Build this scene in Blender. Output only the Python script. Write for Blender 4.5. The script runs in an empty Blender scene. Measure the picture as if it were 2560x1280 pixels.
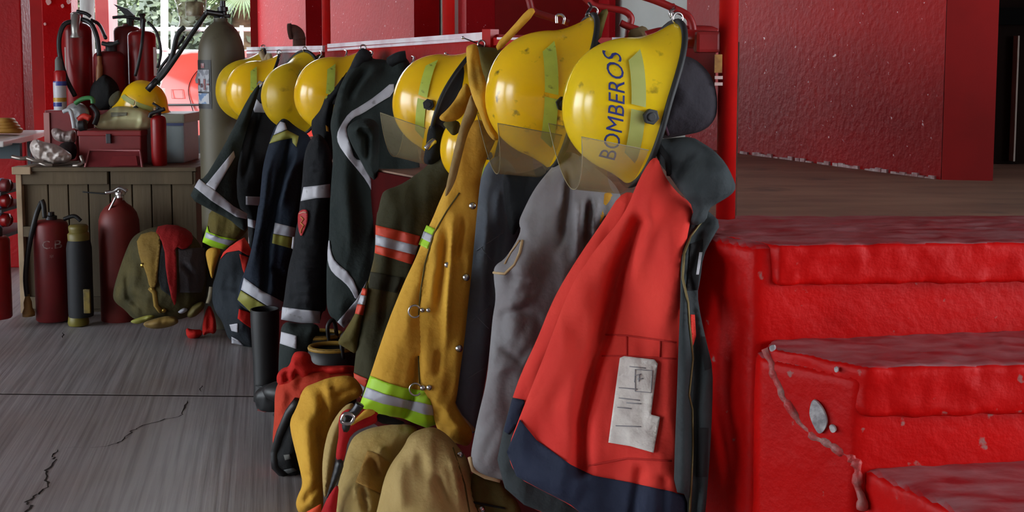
import bpy, bmesh, math, random
import numpy as np
from mathutils import Vector, Matrix, noise, geometry
random.seed(7)
scene = bpy.context.scene
COL = scene.collection

# ------------------------------------------------------------------ camera
F, PX, PY, HOR, EYE = 3000.0, 1280.0, 427.0, 154.0, 1.28
TH = math.atan((PY - HOR) / F)
cd = bpy.data.cameras.new('camera'); cam = bpy.data.objects.new('camera', cd); COL.objects.link(cam)
cam.location = (0, 0, EYE); cam.rotation_euler = (math.pi / 2 - TH, 0, 0)
cd.sensor_width = 36.0; cd.lens = F / 2560.0 * 36.0; cd.shift_y = -(640.0 - PY) / 2560.0
cd.clip_start = 0.05; cd.clip_end = 200
scene.camera = cam

# ------------------------------------------------------------------ overcast daylight
w = bpy.data.worlds.new('overcast'); scene.world = w; w.use_nodes = True
w.node_tree.nodes['Background'].inputs[0].default_value = (0.86, 0.93, 1.0, 1)
w.node_tree.nodes['Background'].inputs[1].default_value = 4.0
vs = scene.view_settings
vs.view_transform = 'Standard'; vs.look = 'None'; vs.gamma = 1.0; vs.use_curve_mapping = False
vs.exposure = 1.3
try:
    scene.cycles.use_denoising = True
    scene.cycles.max_bounces = 6
    scene.cycles.transparent_max_bounces = 12
except Exception:
    pass

# ------------------------------------------------------------------ helpers
cT, sT = math.cos(TH), math.sin(TH)
def P(x, y, Y):
    """world point on the sight line of photo pixel (x, y) at distance Y (metres into the hall)"""
    a = (x - PX) / F; b = (PY - y) / F
    dy = cT + b * sT; dz = -sT + b * cT
    t = Y / dy
    return (a * t, Y, EYE + dz * t)
def onz(x, y, z):
    a = (x - PX) / F; b = (PY - y) / F
    dy = cT + b * sT; dz = -sT + b * cT
    t = (z - EYE) / dz
    return (a * t, dy * t, z)
def Xat(x, Y): return (x - PX) / F * Y / (cT + (PY - 154.0) / F * sT)
def Zat(y, Y): return P(PX, y, Y)[2]
def V(p): return Vector(p)

REG = dict(a=(0, 0, 2.667), b=(0, 380, 2.56), c=(460, 120, 2.909), d=(460, 480, 2.909), e=(600, 800, 2.667),
           f=(840, 80, 2.667), g=(1160, 0, 2.285), h=(840, 480, 2.462), i=(1140, 500, 1.641), j=(1740, 380, 1.422),
           k=(600, 0, 3.657), l=(1640, 0, 2.286), m=(0, 760, 2.462), n=(1040, 80, 4.267), o=(1380, 60, 2.782),
           r=(0, 280, 2.372))
def q(r, *pts):
    x0, y0, s = REG[r]
    return [(x0 + p[0] / s, y0 + p[1] / s) for p in pts]

def lin(c):
    return tuple(((v / 255) / 12.92 if v / 255 <= 0.04045 else ((v / 255 + 0.055) / 1.055) ** 2.4) for v in c) + (1,)

def mat(name, col, rough=0.8, col2=None, nscale=6, nstretch=(1, 1, 1), bump=0.0, bscale=60, bstretch=(1, 1, 1), metal=0.0,
        coat=0.0, contrast=(0.35, 0.65), spec=0.5, bdist=0.01, sheen=0.0, col3=None, n3=25, c3=(0.62, 0.72), rough2=None):
    m = bpy.data.materials.new(name); m.use_nodes = True
    nt = m.node_tree; N = nt.nodes; L = nt.links; b = N['Principled BSDF']
    b.inputs['Base Color'].default_value = lin(col); b.inputs['Roughness'].default_value = rough
    b.inputs['Metallic'].default_value = metal; b.inputs['Coat Weight'].default_value = coat
    b.inputs['Coat Roughness'].default_value = 0.12
    b.inputs['Specular IOR Level'].default_value = spec; b.inputs['Sheen Weight'].default_value = sheen
    tc = N.new('ShaderNodeTexCoord')
    def nz(scale, stretch, detail=4):
        mp = N.new('ShaderNodeMapping'); mp.inputs['Scale'].default_value = stretch
        L.new(tc.outputs['Object'], mp.inputs[0])
        t = N.new('ShaderNodeTexNoise'); t.inputs['Scale'].default_value = scale; t.inputs['Detail'].default_value = detail
        L.new(mp.outputs[0], t.inputs['Vector']); return t
    last = None
    if col2:
        t = nz(nscale, nstretch); r = N.new('ShaderNodeValToRGB')
        r.color_ramp.elements[0].position = contrast[0]; r.color_ramp.elements[1].position = contrast[1]
        r.color_ramp.elements[0].color = lin(col); r.color_ramp.elements[1].color = lin(col2)
        L.new(t.outputs[0], r.inputs[0]); last = r.outputs[0]
        L.new(last, b.inputs['Base Color'])
        if rough2 is not None:
            rr = N.new('ShaderNodeMapRange'); rr.inputs[1].default_value = contrast[0]; rr.inputs[2].default_value = contrast[1]
            rr.inputs[3].default_value = rough; rr.inputs[4].default_value = rough2
            L.new(t.outputs[0], rr.inputs[0]); L.new(rr.outputs[0], b.inputs['Roughness'])
    if col3:
        t = nz(n3, (1, 1, 1), 6); r = N.new('ShaderNodeValToRGB')
        r.color_ramp.elements[0].position = c3[0]; r.color_ramp.elements[1].position = c3[1]
        r.color_ramp.elements[0].color = (0, 0, 0, 1); r.color_ramp.elements[1].color = (1, 1, 1, 1)
        L.new(t.outputs[0], r.inputs[0])
        mx = N.new('ShaderNodeMix'); mx.data_type = 'RGBA'
        L.new(r.outputs[0], mx.inputs['Factor'])
        if last: L.new(last, mx.inputs[6])
        else: mx.inputs[6].default_value = lin(col)
        mx.inputs[7].default_value = lin(col3); L.new(mx.outputs[2], b.inputs['Base Color'])
    if bump:
        t = nz(bscale, bstretch, 3); bp = N.new('ShaderNodeBump'); bp.inputs['Strength'].default_value = bump
        bp.inputs['Distance'].default_value = bdist
        L.new(t.outputs[0], bp.inputs['Height']); L.new(bp.outputs[0], b.inputs['Normal'])
    return m
def fabric(name, col, col2=None, rough=0.85, bump=0.55, **k):
    return mat(name, col, rough, col2, nscale=k.pop('nscale', 7), bump=bump, bscale=k.pop('bscale', 38), bdist=0.009, spec=0.25, **k)
def clear(name, tint, fac):
    m = bpy.data.materials.new(name); m.use_nodes = True; nt = m.node_tree; N = nt.nodes; L = nt.links
    N.remove(N['Principled BSDF']); out = N['Material Output']
    tr = N.new('ShaderNodeBsdfTransparent'); tr.inputs[0].default_value = lin(tint)
    pr = N.new('ShaderNodeBsdfPrincipled'); pr.inputs['Base Color'].default_value = lin((186, 176, 140)); pr.inputs['Roughness'].default_value = 0.12
    tc = N.new('ShaderNodeTexCoord'); t = N.new('ShaderNodeTexNoise'); t.inputs['Scale'].default_value = 9; L.new(tc.outputs['Object'], t.inputs['Vector'])
    mr = N.new('ShaderNodeMapRange'); mr.inputs[3].default_value = fac * 0.5; mr.inputs[4].default_value = fac * 1.5; L.new(t.outputs[0], mr.inputs[0])
    mx = N.new('ShaderNodeMixShader'); L.new(mr.outputs[0], mx.inputs[0]); L.new(tr.outputs[0], mx.inputs[1]); L.new(pr.outputs[0], mx.inputs[2])
    L.new(mx.outputs[0], out.inputs[0]); return m

def link(name, me, m=None, parent=None, smooth=True):
    o = bpy.data.objects.new(name, me); COL.objects.link(o)
    if m is not None and not me.materials: me.materials.append(m)
    if smooth and len(me.polygons): me.polygons.foreach_set('use_smooth', [True] * len(me.polygons))
    if parent is not None:
        o.parent = parent
        if parent.type == 'EMPTY' and not parent.get('_local'):
            o.matrix_parent_inverse = Matrix.Translation(-Vector(parent.location))
    return o
def obj(name, vs_, fs, m, parent=None, smooth=True):
    me = bpy.data.meshes.new(name); me.from_pydata([tuple(v) for v in vs_], [], [tuple(f) for f in fs]); me.update()
    return link(name, me, m, parent, smooth)
def autosmooth(o, ang=40):
    bm = bmesh.new(); bm.from_mesh(o.data)
    for e in bm.edges:
        if len(e.link_faces) == 2 and e.calc_face_angle(0) > math.radians(ang): e.smooth = False
    bm.to_mesh(o.data); bm.free(); return o
def tag(o, label, cat, group=None):
    o['label'] = label; o['category'] = cat
    if group: o['group'] = group
    return o
def thing(name, label, cat, loc=(0, 0, 0), group=None, local=False):
    o = bpy.data.objects.new(name, None); COL.objects.link(o); o.location = loc; o.empty_display_size = 0.05
    if local: o['_local'] = 1
    return tag(o, label, cat, group)
def struct(o): o['kind'] = 'structure'; return o

def boxm(bm, x0, x1, y0, y1, z0, z1, M=None):
    vs_ = [bm.verts.new(v) for v in [(x0, y0, z0), (x1, y0, z0), (x1, y1, z0), (x0, y1, z0), (x0, y0, z1), (x1, y0, z1), (x1, y1, z1), (x0, y1, z1)]]
    for f in [(0, 3, 2, 1), (4, 5, 6, 7), (0, 1, 5, 4), (1, 2, 6, 5), (2, 3, 7, 6), (3, 0, 4, 7)]: bm.faces.new([vs_[i] for i in f])
    if M is not None:
        for v in vs_: v.co = M @ v.co
def fin(bm, name, m, parent=None, bevel=0.0, smooth=False, seg=2):
    if bevel: bmesh.ops.bevel(bm, geom=list(bm.edges), offset=bevel, segments=seg, affect='EDGES', profile=0.6)
    bmesh.ops.recalc_face_normals(bm, faces=bm.faces)
    me = bpy.data.meshes.new(name); bm.to_mesh(me); bm.free()
    return link(name, me, m, parent, smooth)
def box(name, dims, m, parent=None, bevel=0.0, M=None):
    bm = bmesh.new(); boxm(bm, *dims, M=M); return fin(bm, name, m, parent, bevel)
def prism(name, poly, z0, z1, m, parent=None, bevel=0.0, smooth=False):
    bm = bmesh.new()
    a = [bm.verts.new((p[0], p[1], z0)) for p in poly]; b = [bm.verts.new((p[0], p[1], z1)) for p in poly]
    bm.faces.new(a); bm.faces.new(b); n = len(poly)
    for i in range(n): bm.faces.new((a[i], a[(i + 1) % n], b[(i + 1) % n], b[i]))
    return fin(bm, name, m, parent, bevel, smooth)
def extr(name, pts, depth, m, parent=None, bevel=0.0, smooth=False):
    """polygon of world points with a thickness vector"""
    bm = bmesh.new(); d = Vector(depth)
    a = [bm.verts.new(Vector(p)) for p in pts]; b = [bm.verts.new(Vector(p) + d) for p in pts]
    bm.faces.new(a); bm.faces.new(b); n = len(pts)
    for i in range(n): bm.faces.new((a[i], a[(i + 1) % n], b[(i + 1) % n], b[i]))
    return fin(bm, name, m, parent, bevel, smooth)
def crom(pts, n=6, closed=False):
    pts = [Vector(p) for p in pts]; out = []; N = len(pts)
    rng = N if closed else N - 1
    for i in range(rng):
        if closed: p0, p1, p2, p3 = pts[i - 1], pts[i], pts[(i + 1) % N], pts[(i + 2) % N]
        else: p0, p1, p2, p3 = pts[max(i - 1, 0)], pts[i], pts[i + 1], pts[min(i + 2, N - 1)]
        for k in range(n):
            t = k / n
            out.append(0.5 * ((2 * p1) + (p2 - p0) * t + (2 * p0 - 5 * p1 + 4 * p2 - p3) * t * t + (3 * p1 - p0 - 3 * p2 + p3) * t ** 3))
    if not closed: out.append(pts[-1])
    return out
def tube(name, pts, r, m, parent=None, seg=8, n=5, closed=False, flat=1.0):
    c = crom(pts, n, closed) if n > 1 else [Vector(p) for p in pts]
    vs_, fs = [], []; N = len(c); up = None
    for i, p in enumerate(c):
        t = (c[(i + 1) % N] - c[i - 1]) if closed else (c[min(i + 1, N - 1)] - c[max(i - 1, 0)])
        if t.length < 1e-9: t = Vector((0, 0, 1))
        t.normalize()
        if up is None: up = t.orthogonal().normalized()
        up = (up - t * up.dot(t)); up = up.normalized() if up.length > 1e-6 else t.orthogonal().normalized()
        s = t.cross(up); rr = r[min(i * len(r) // N, len(r) - 1)] if isinstance(r, (list, tuple)) else r
        for k in range(seg):
            an = 2 * math.pi * k / seg; vs_.append(p + up * math.cos(an) * rr * flat + s * math.sin(an) * rr)
    for i in range(N if closed else N - 1):
        for k in range(seg):
            a, b = i * seg + k, i * seg + (k + 1) % seg; j = (i + 1) % N
            fs.append((a, b, j * seg + (k + 1) % seg, j * seg + k))
    if not closed: fs.append(tuple(range(seg - 1, -1, -1))); fs.append(tuple((N - 1) * seg + k for k in range(seg)))
    return obj(name, vs_, fs, m, parent)
def lathe(name, cx, prof, Y, m, parent=None, seg=28, sx=1.0, smooth=True):
    """body of revolution about a vertical axis standing at pixel column cx, distance Y; prof = (half width px, y px)"""
    vs_, fs = [], []
    c = P(cx, (min(p[1] for p in prof) + max(p[1] for p in prof)) / 2, Y)
    for (hw, y) in prof:
        z = P(cx, y, Y)[2]; r = max(hw, 0.05) * Y / F
        for k in range(seg):
            an = 2 * math.pi * k / seg; vs_.append((c[0] + r * math.cos(an) * sx, Y + r * math.sin(an), z))
    n = len(prof)
    for i in range(n - 1):
        for k in range(seg):
            a, b = i * seg + k, i * seg + (k + 1) % seg
            fs.append((a, a + seg, b + seg, b))
    fs.append(tuple(range(seg))); fs.append(tuple((n - 1) * seg + k for k in range(seg - 1, -1, -1)))
    o = obj(name, vs_, fs, m, parent, smooth); return autosmooth(o, 50)

# ------------------------------------------------------------------ cloth: sheets with their own depth, puff and folds
def chaikin(pts, it):
    for _ in range(it):
        o = []
        for i in range(len(pts)):
            a, b = pts[i], pts[(i + 1) % len(pts)]
            o += [(a[0] * .75 + b[0] * .25, a[1] * .75 + b[1] * .25), (a[0] * .25 + b[0] * .75, a[1] * .25 + b[1] * .75)]
        pts = o
    return pts
def resample(pts, g):
    o = []
    for i in range(len(pts)):
        a, b = pts[i], pts[(i + 1) % len(pts)]
        L = math.hypot(b[0] - a[0], b[1] - a[1]); n = max(1, int(round(L / g)))
        for k in range(n): o.append((a[0] + (b[0] - a[0]) * k / n, a[1] + (b[1] - a[1]) * k / n))
    o2 = [o[0]]
    for p in o[1:]:
        if math.hypot(p[0] - o2[-1][0], p[1] - o2[-1][1]) > g * 0.35: o2.append(p)
    return o2
def segdist(X, Yy, pts, closed):
    A = np.array(pts, float); B = np.roll(A, -1, 0)
    if not closed: A, B = A[:-1], B[:-1]
    best = np.full(len(X), 1e9); arc = np.zeros(len(X)); s0 = 0.0
    for a, b in zip(A, B):
        d = b - a; L2 = max(float(d @ d), 1e-9)
        t = np.clip(((X - a[0]) * d[0] + (Yy - a[1]) * d[1]) / L2, 0, 1)
        D = np.hypot(X - a[0] - t * d[0], Yy - a[1] - t * d[1]); mk = D < best
        best = np.where(mk, D, best); arc = np.where(mk, s0 + t * math.sqrt(L2), arc); s0 += math.sqrt(L2)
    return best, arc, s0
def inside(X, Yy, pts):
    r = np.zeros(len(X), bool); n = len(pts)
    for i in range(n):
        x1, y1 = pts[i]; x2, y2 = pts[(i + 1) % n]
        if y1 == y2: continue
        c = ((y1 > Yy) != (y2 > Yy)) & (X < (x2 - x1) * (Yy - y1) / (y2 - y1) + x1); r ^= c
    return r
def mesh2d(pts, g):
    A = np.array(pts); x0, y0 = A.min(0); x1, y1 = A.max(0)
    gx, gy = np.meshgrid(np.arange(x0, x1 + g, g), np.arange(y0, y1 + g, g * 0.87))
    gx = gx + (np.arange(gx.shape[0])[:, None] % 2) * g * 0.5
    X, Yy = gx.ravel(), gy.ravel()
    k = inside(X, Yy, pts); X, Yy = X[k], Yy[k]
    if len(X):
        D, _, _ = segdist(X, Yy, pts, True); k = D > g * 0.55; X, Yy = X[k], Yy[k]
    nb = len(pts)
    vv = [Vector(p) for p in pts] + [Vector(p) for p in zip(X.tolist(), Yy.tolist())]
    r = geometry.delaunay_2d_cdt(vv, [], [list(range(nb))], 1, 1e-4)
    return [(v[0], v[1]) for v in r[0]], [list(f) for f in r[2]]
class Surf: pass
def Pn(X, Yy, D):
    a = (X - PX) / F; b = (PY - Yy) / F; dy = cT + b * sT; dz = -sT + b * cT; t = D / dy
    return np.stack([a * t, D, EYE + dz * t], 1)
def relief(name, outline, Y, m, parent=None, th=0.03, r=0.06, back=0.6, folds=(), wr=0.010, g=9, smooth=2, ws=(0.05, 0.16), lift=0.0):
    """a padded sheet of cloth: outline, distance Y (or control points), puff th with edge radius r, folds (polyline, width px, depth m)"""
    pts = resample(chaikin(list(outline), smooth), g)
    seed = (sum(p[0] for p in pts) * 0.37) % 100
    S = Surf(); S.pts = pts
    def base(X, Yy):
        if isinstance(Y, (int, float)): B = np.full(len(X), float(Y))
        else:
            C = np.array(Y, float); d2 = (X[:, None] - C[None, :, 0]) ** 2 + (Yy[:, None] - C[None, :, 1]) ** 2 + 900.0
            W = 1.0 / d2 ** 1.2; B = (W * C[None, :, 2]).sum(1) / W.sum(1)
        B0 = B.copy()
        for fo in folds:
            d, s, L = segdist(X, Yy, fo[0], False)
            tp = np.clip(np.minimum(s, L - s) / (0.3 * L) + (0.0 if len(fo) < 4 else 1.0), 0, 1); tp = tp * tp * (3 - 2 * tp)
            B = B - fo[2] * np.exp(-(d / fo[1]) ** 2) * tp
        if wr:
            mx = B0 / F
            for i in range(len(X)):
                u, v_ = X[i] * mx[i], Yy[i] * mx[i]
                B[i] -= wr * (noise.noise((u / ws[0] + seed, v_ / ws[1], seed)) + 0.5 * noise.noise((u / ws[0] * 2.3 + v_ * 9, v_ / ws[1] * 2.1, seed + 9)))
        return B
    def front(X, Yy):
        X = np.array(X, float); Yy = np.array(Yy, float); B = base(X, Yy)
        D, _, _ = segdist(X, Yy, pts, True); D = np.where(inside(X, Yy, pts), D, 0) * B / F
        pr = np.sqrt(np.maximum(0, 1 - (1 - np.clip(D / r, 0, 1)) ** 2))
        return B - th * pr, B + th * back * pr + 0.004
    S.front = front
    vv, ff = mesh2d(pts, g)
    X = np.array([v[0] for v in vv]); Yy = np.array([v[1] for v in vv])
    Yf, Yk = front(X, Yy); n = len(vv)
    Wv = Pn(X, Yy, Yf).tolist()
    bnd = segdist(X, Yy, pts, True)[0] < 1e-2
    mp, Wk = {}, []
    Kp = Pn(X, Yy, Yk).tolist()
    for i in range(n):
        mp[i] = n + len(Wk); Wk.append(Kp[i])
    faces = []
    ec = {}
    for f in ff:
        a = vv[f[0]]; b_ = vv[f[1]]; c = vv[f[2]]
        cr = (b_[0] - a[0]) * (c[1] - a[1]) - (b_[1] - a[1]) * (c[0] - a[0])
        f = f if cr < 0 else f[::-1]
        faces.append(f); faces.append([mp[i] for i in f[::-1]])
        for k in range(3):
            e = (f[k], f[(k + 1) % 3]); ec[e] = ec.get(e, 0) + 1
    for (a, b_) in list(ec):
        if (b_, a) not in ec: faces.append([b_, a, mp[a], mp[b_]])
    S.obj = obj(name, Wv + Wk, faces, m, parent); S.Y = Y
    return S
def patch(S, poly, m, name, parent=None, eps=0.004, g=6, smooth=0, thick=0.004):
    """a sewn-on piece that follows the cloth S"""
    pts = resample(chaikin(list(poly), smooth), g)
    vv, ff = mesh2d(pts, g)
    X = np.array([v[0] for v in vv]); Yy = np.array([v[1] for v in vv]); Yf, _ = S.front(X, Yy); n = len(vv)
    A = Pn(X, Yy, Yf - eps).tolist(); B = Pn(X, Yy, Yf - eps + thick).tolist(); faces = []; ec = set()
    for f in ff:
        a, b_, c = vv[f[0]], vv[f[1]], vv[f[2]]
        cr = (b_[0] - a[0]) * (c[1] - a[1]) - (b_[1] - a[1]) * (c[0] - a[0])
        f = f if cr < 0 else f[::-1]
        faces.append(f); faces.append([i + n for i in f[::-1]])
        for k in range(3): ec.add((f[k], f[(k + 1) % 3]))
    for (a, b_) in ec:
        if (b_, a) not in ec: faces.append([b_, a, a + n, b_ + n])
    return obj(name, A + B, faces, m, parent if parent is not None else S.obj.parent)
def on(S, x, y, eps=0.004):
    Yf, _ = S.front([x], [y]); return Vector(P(x, y, float(Yf[0]) - eps))
def line(S, pl, rad, m, name, parent=None, eps=0.001, flat=1.0):
    pts = []
    for i in range(len(pl) - 1):
        a, b_ = pl[i], pl[i + 1]; n = max(2, int(math.hypot(b_[0] - a[0], b_[1] - a[1]) / 14))
        for k in range(n): pts.append((a[0] + (b_[0] - a[0]) * k / n, a[1] + (b_[1] - a[1]) * k / n))
    pts.append(pl[-1]); Yf, _ = S.front([p[0] for p in pts], [p[1] for p in pts])
    return tube(name, [P(p[0], p[1], float(d) - eps) for p, d in zip(pts, Yf)], rad, m, parent if parent is not None else S.obj.parent, seg=6, n=1, flat=flat)
def stud(S, x, y, rad, m, name='snap', parent=None):
    p = on(S, x, y, 0.002); vs_, fs = [], []
    for (rr, d) in ((1, 0.0), (1, 0.35), (0.75, 0.7), (0.0, 0.85)):
        for k in range(12):
            an = k * math.pi / 6; vs_.append((p.x + rr * rad * math.cos(an), p.y - d * rad, p.z + rr * rad * math.sin(an)))
    for i in range(3):
        for k in range(12): fs.append((i * 12 + k, i * 12 + (k + 1) % 12, i * 12 + 12 + (k + 1) % 12, i * 12 + 12 + k))
    return obj(name, vs_, fs, m, parent if parent is not None else S.obj.parent)
def root_at(name, label, cat, px, py, Y, group=None):
    p = P(px, py, Y); return thing(name, label, cat, p, group)

# ------------------------------------------------------------------ materials
M = {}
M['red_paint'] = mat('red_gloss_paint', (176, 14, 12), 0.42, (158, 12, 12), 3, bump=0.15, bscale=22, bdist=0.02, spec=0.35, col3=(186, 120, 118), n3=38, c3=(0.70, 0.74))
M['red_wall'] = mat('red_wall_paint', (168, 10, 14), 0.44, (150, 10, 16), 2, bump=0.16, bscale=40, bdist=0.02, spec=0.14, col3=(224, 170, 176), n3=55, c3=(0.69, 0.73))
M['red_bay'] = mat('red_bay_paint', (176, 22, 30), 0.62, (158, 16, 24), 2, bump=0.16, bscale=40, bdist=0.02, spec=0.1, col3=(230, 180, 186), n3=50, c3=(0.68, 0.74))
M['red_dark'] = mat('deep_and_shaded_red', (140, 8, 8), 0.6, (120, 6, 6), 3, spec=0.25)  # deep red, with the shade of unlit wall faces put in
M['red_pipe'] = mat('red_pipe_paint', (190, 16, 12), 0.35, (165, 10, 10), 8, spec=0.4)
M['plaster'] = mat('bare_plaster', (150, 132, 124), 0.9, (112, 92, 88), 30, bump=0.5, bscale=60)
M['grey_wall'] = mat('grey_wall_paint', (206, 210, 204), 0.7, (194, 198, 192), 3)
M['black_gap'] = mat('black_paint', (14, 14, 14), 1.0, spec=0.0)
M['rail_top'] = mat('worn_pale_sheen', (250, 242, 246), 0.3, (222, 186, 196), 9, spec=0.6, contrast=(0.45, 0.75))  # whitish colour carries the sky reflecting on the worn rail tops
M['tile'] = mat('brown_platform_floor', (150, 118, 98), 0.6, (122, 94, 80), 3, (1, 3, 1), bump=0.15, bscale=20, col3=(96, 80, 72), n3=6, c3=(0.6, 0.75))
M['steel'] = mat('bright_steel', (205, 205, 205), 0.25, metal=1.0)
M['dark_steel'] = mat('dark_steel', (70, 70, 72), 0.4, metal=0.9)
M['brass'] = mat('brass', (168, 140, 70), 0.35, metal=1.0)
M['rust'] = mat('rusty_iron', (92, 56, 44), 0.85, (60, 38, 32), 12, bump=0.3)
M['black_rubber'] = mat('black_rubber', (22, 23, 24), 0.5, (30, 31, 32), 9)
M['black_cloth'] = fabric('black_cloth', (20, 21, 22), (28, 29, 30))

# concrete floor with brushed lines
def concrete():
    m = bpy.data.materials.new('brushed_concrete'); m.use_nodes = True; nt = m.node_tree; N = nt.nodes; L = nt.links; b = N['Principled BSDF']
    b.inputs['Roughness'].default_value = 0.42; b.inputs['Specular IOR Level'].default_value = 0.5
    tc = N.new('ShaderNodeTexCoord')
    mp = N.new('ShaderNodeMapping'); mp.inputs['Rotation'].default_value = (0, 0, -0.20); L.new(tc.outputs['Object'], mp.inputs[0])
    m2 = N.new('ShaderNodeMapping'); m2.inputs['Scale'].default_value = (1, 0.02, 1); L.new(mp.outputs[0], m2.inputs[0])
    br = N.new('ShaderNodeTexNoise'); br.inputs['Scale'].default_value = 55; br.inputs['Detail'].default_value = 3; L.new(m2.outputs[0], br.inputs['Vector'])
    big = N.new('ShaderNodeTexNoise'); big.inputs['Scale'].default_value = 1.3; big.inputs['Detail'].default_value = 5; L.new(tc.outputs['Object'], big.inputs['Vector'])
    r1 = N.new('ShaderNodeValToRGB'); L.new(big.outputs[0], r1.inputs[0])
    r1.color_ramp.elements[0].position = 0.3; r1.color_ramp.elements[1].position = 0.7
    r1.color_ramp.elements[0].color = lin((146, 136, 132)); r1.color_ramp.elements[1].color = lin((164, 162, 165))
    r2 = N.new('ShaderNodeValToRGB'); L.new(br.outputs[0], r2.inputs[0])
    r2.color_ramp.elements[0].position = 0.32; r2.color_ramp.elements[1].position = 0.56
    r2.color_ramp.elements[0].color = (0.62, 0.61, 0.60, 1); r2.color_ramp.elements[1].color = (1, 1, 1, 1)
    mx = N.new('ShaderNodeMix'); mx.data_type = 'RGBA'; mx.blend_type = 'MULTIPLY'; mx.inputs['Factor'].default_value = 1
    L.new(r1.outputs[0], mx.inputs[6]); L.new(r2.outputs[0], mx.inputs[7]); L.new(mx.outputs[2], b.inputs['Base Color'])
    bp = N.new('ShaderNodeBump'); bp.inputs['Strength'].default_value = 0.5; bp.inputs['Distance'].default_value = 0.004
    L.new(br.outputs[0], bp.inputs['Height']); L.new(bp.outputs[0], b.inputs['Normal'])
    return m
M['concrete'] = concrete()
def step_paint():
    """glossy red concrete paint, scuffed and dusty on the walked-on tops, with their sheen of light painted in"""
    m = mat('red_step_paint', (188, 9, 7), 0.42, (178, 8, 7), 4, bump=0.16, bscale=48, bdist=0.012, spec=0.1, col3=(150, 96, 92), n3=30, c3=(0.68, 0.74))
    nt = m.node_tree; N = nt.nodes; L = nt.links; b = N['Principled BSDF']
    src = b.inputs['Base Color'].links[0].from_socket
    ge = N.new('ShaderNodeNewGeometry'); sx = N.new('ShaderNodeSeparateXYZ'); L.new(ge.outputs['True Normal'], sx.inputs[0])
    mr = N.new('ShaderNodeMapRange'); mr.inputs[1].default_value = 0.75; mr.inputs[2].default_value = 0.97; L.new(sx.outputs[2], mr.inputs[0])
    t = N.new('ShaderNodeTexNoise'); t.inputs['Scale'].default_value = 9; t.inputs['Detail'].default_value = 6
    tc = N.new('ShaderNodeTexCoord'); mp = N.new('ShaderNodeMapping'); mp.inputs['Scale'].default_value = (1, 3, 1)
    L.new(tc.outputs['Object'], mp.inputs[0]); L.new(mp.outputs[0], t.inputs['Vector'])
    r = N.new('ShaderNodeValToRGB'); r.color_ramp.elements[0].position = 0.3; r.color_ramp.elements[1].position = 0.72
    r.color_ramp.elements[0].color = lin((146, 34, 40)); r.color_ramp.elements[1].color = lin((160, 108, 112)); L.new(t.outputs[0], r.inputs[0])  # dust and the pale sheen of light painted on upward faces
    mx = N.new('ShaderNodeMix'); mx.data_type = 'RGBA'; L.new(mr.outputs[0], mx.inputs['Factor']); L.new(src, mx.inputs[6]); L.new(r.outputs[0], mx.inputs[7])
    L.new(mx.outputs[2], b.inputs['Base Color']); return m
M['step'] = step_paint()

M['joint'] = mat('joint_filler', (62, 56, 54), 1.0, (46, 42, 40), 9, spec=0.0)
# ------------------------------------------------------------------ floor, joint, cracks
JA, JB = onz(0, 985, 0), onz(640, 991, 0)
def jy(x): return JA[1] + (JB[1] - JA[1]) / (JB[0] - JA[0]) * (x - JA[0])
fl = bpy.data.objects.new('floor', None); COL.objects.link(fl); struct(fl)
prism('floor_slab', [(-7, -4), (5, -4), (5, jy(5) - 0.009), (-7, jy(-7) - 0.009)], -0.12, 0, M['concrete'], fl)
prism('floor_slab', [(-7, jy(-7) + 0.009), (5, jy(5) + 0.009), (5, 11), (-7, 11)], -0.12, 0.0, M['concrete'], fl)
box('joint_filler', (-7, 5, 4.2, 5.1, -0.11, -0.0008), M['joint'], fl)
def crack(pl, w0):
    vs_, fs = [], []; pts = [V(onz(x, y, 0.0012)) for x, y in pl]; pp = []
    for i in range(len(pts) - 1):
        for k in range(4): pp.append(pts[i].lerp(pts[i + 1], k / 4) + Vector((random.uniform(-.006, .006), random.uniform(-.01, .01), 0)))
    pp.append(pts[-1])
    for i, p in enumerate(pp):
        ww = w0 * random.uniform(0.4, 1.2) * (0.2 if i in (0, len(pp) - 1) else 1)
        vs_ += [(p.x - ww, p.y, p.z), (p.x + ww, p.y, p.z)]
        if i: fs.append((2 * i - 2, 2 * i - 1, 2 * i + 1, 2 * i))
    obj('crack', vs_, fs, M['joint'], fl, False)
crack(q('m', (365, 890), (335, 930), (340, 960), (290, 1020), (290, 1070), (300, 1120), (240, 1160), (215, 1185), (150, 1220), (185, 1245), (165, 1290)), 0.004)
crack(q('m', (1160, 590), (1140, 650), (1110, 690), (930, 730), (830, 770), (790, 800), (730, 855), (640, 875), (380, 888)), 0.0028)
crack(q('m', (385, 170), (385, 210)), 0.003)
crack(q('m', (1235, 500), (1240, 540)), 0.003)
gr = box('ground', (-40, 40, 9.0, 90, -0.2, -0.06), mat('asphalt', (120, 120, 116), 0.9, (96, 96, 92), 2), None); struct(gr)
gr2 = box('ground', (-40, -7.0, -30, 9.0, -0.2, -0.06), M['concrete'], None); struct(gr2)
gr3 = box('ground', (-7, 40, -30, -4.0, -0.2, -0.06), M['concrete'], None); struct(gr3)

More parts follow.
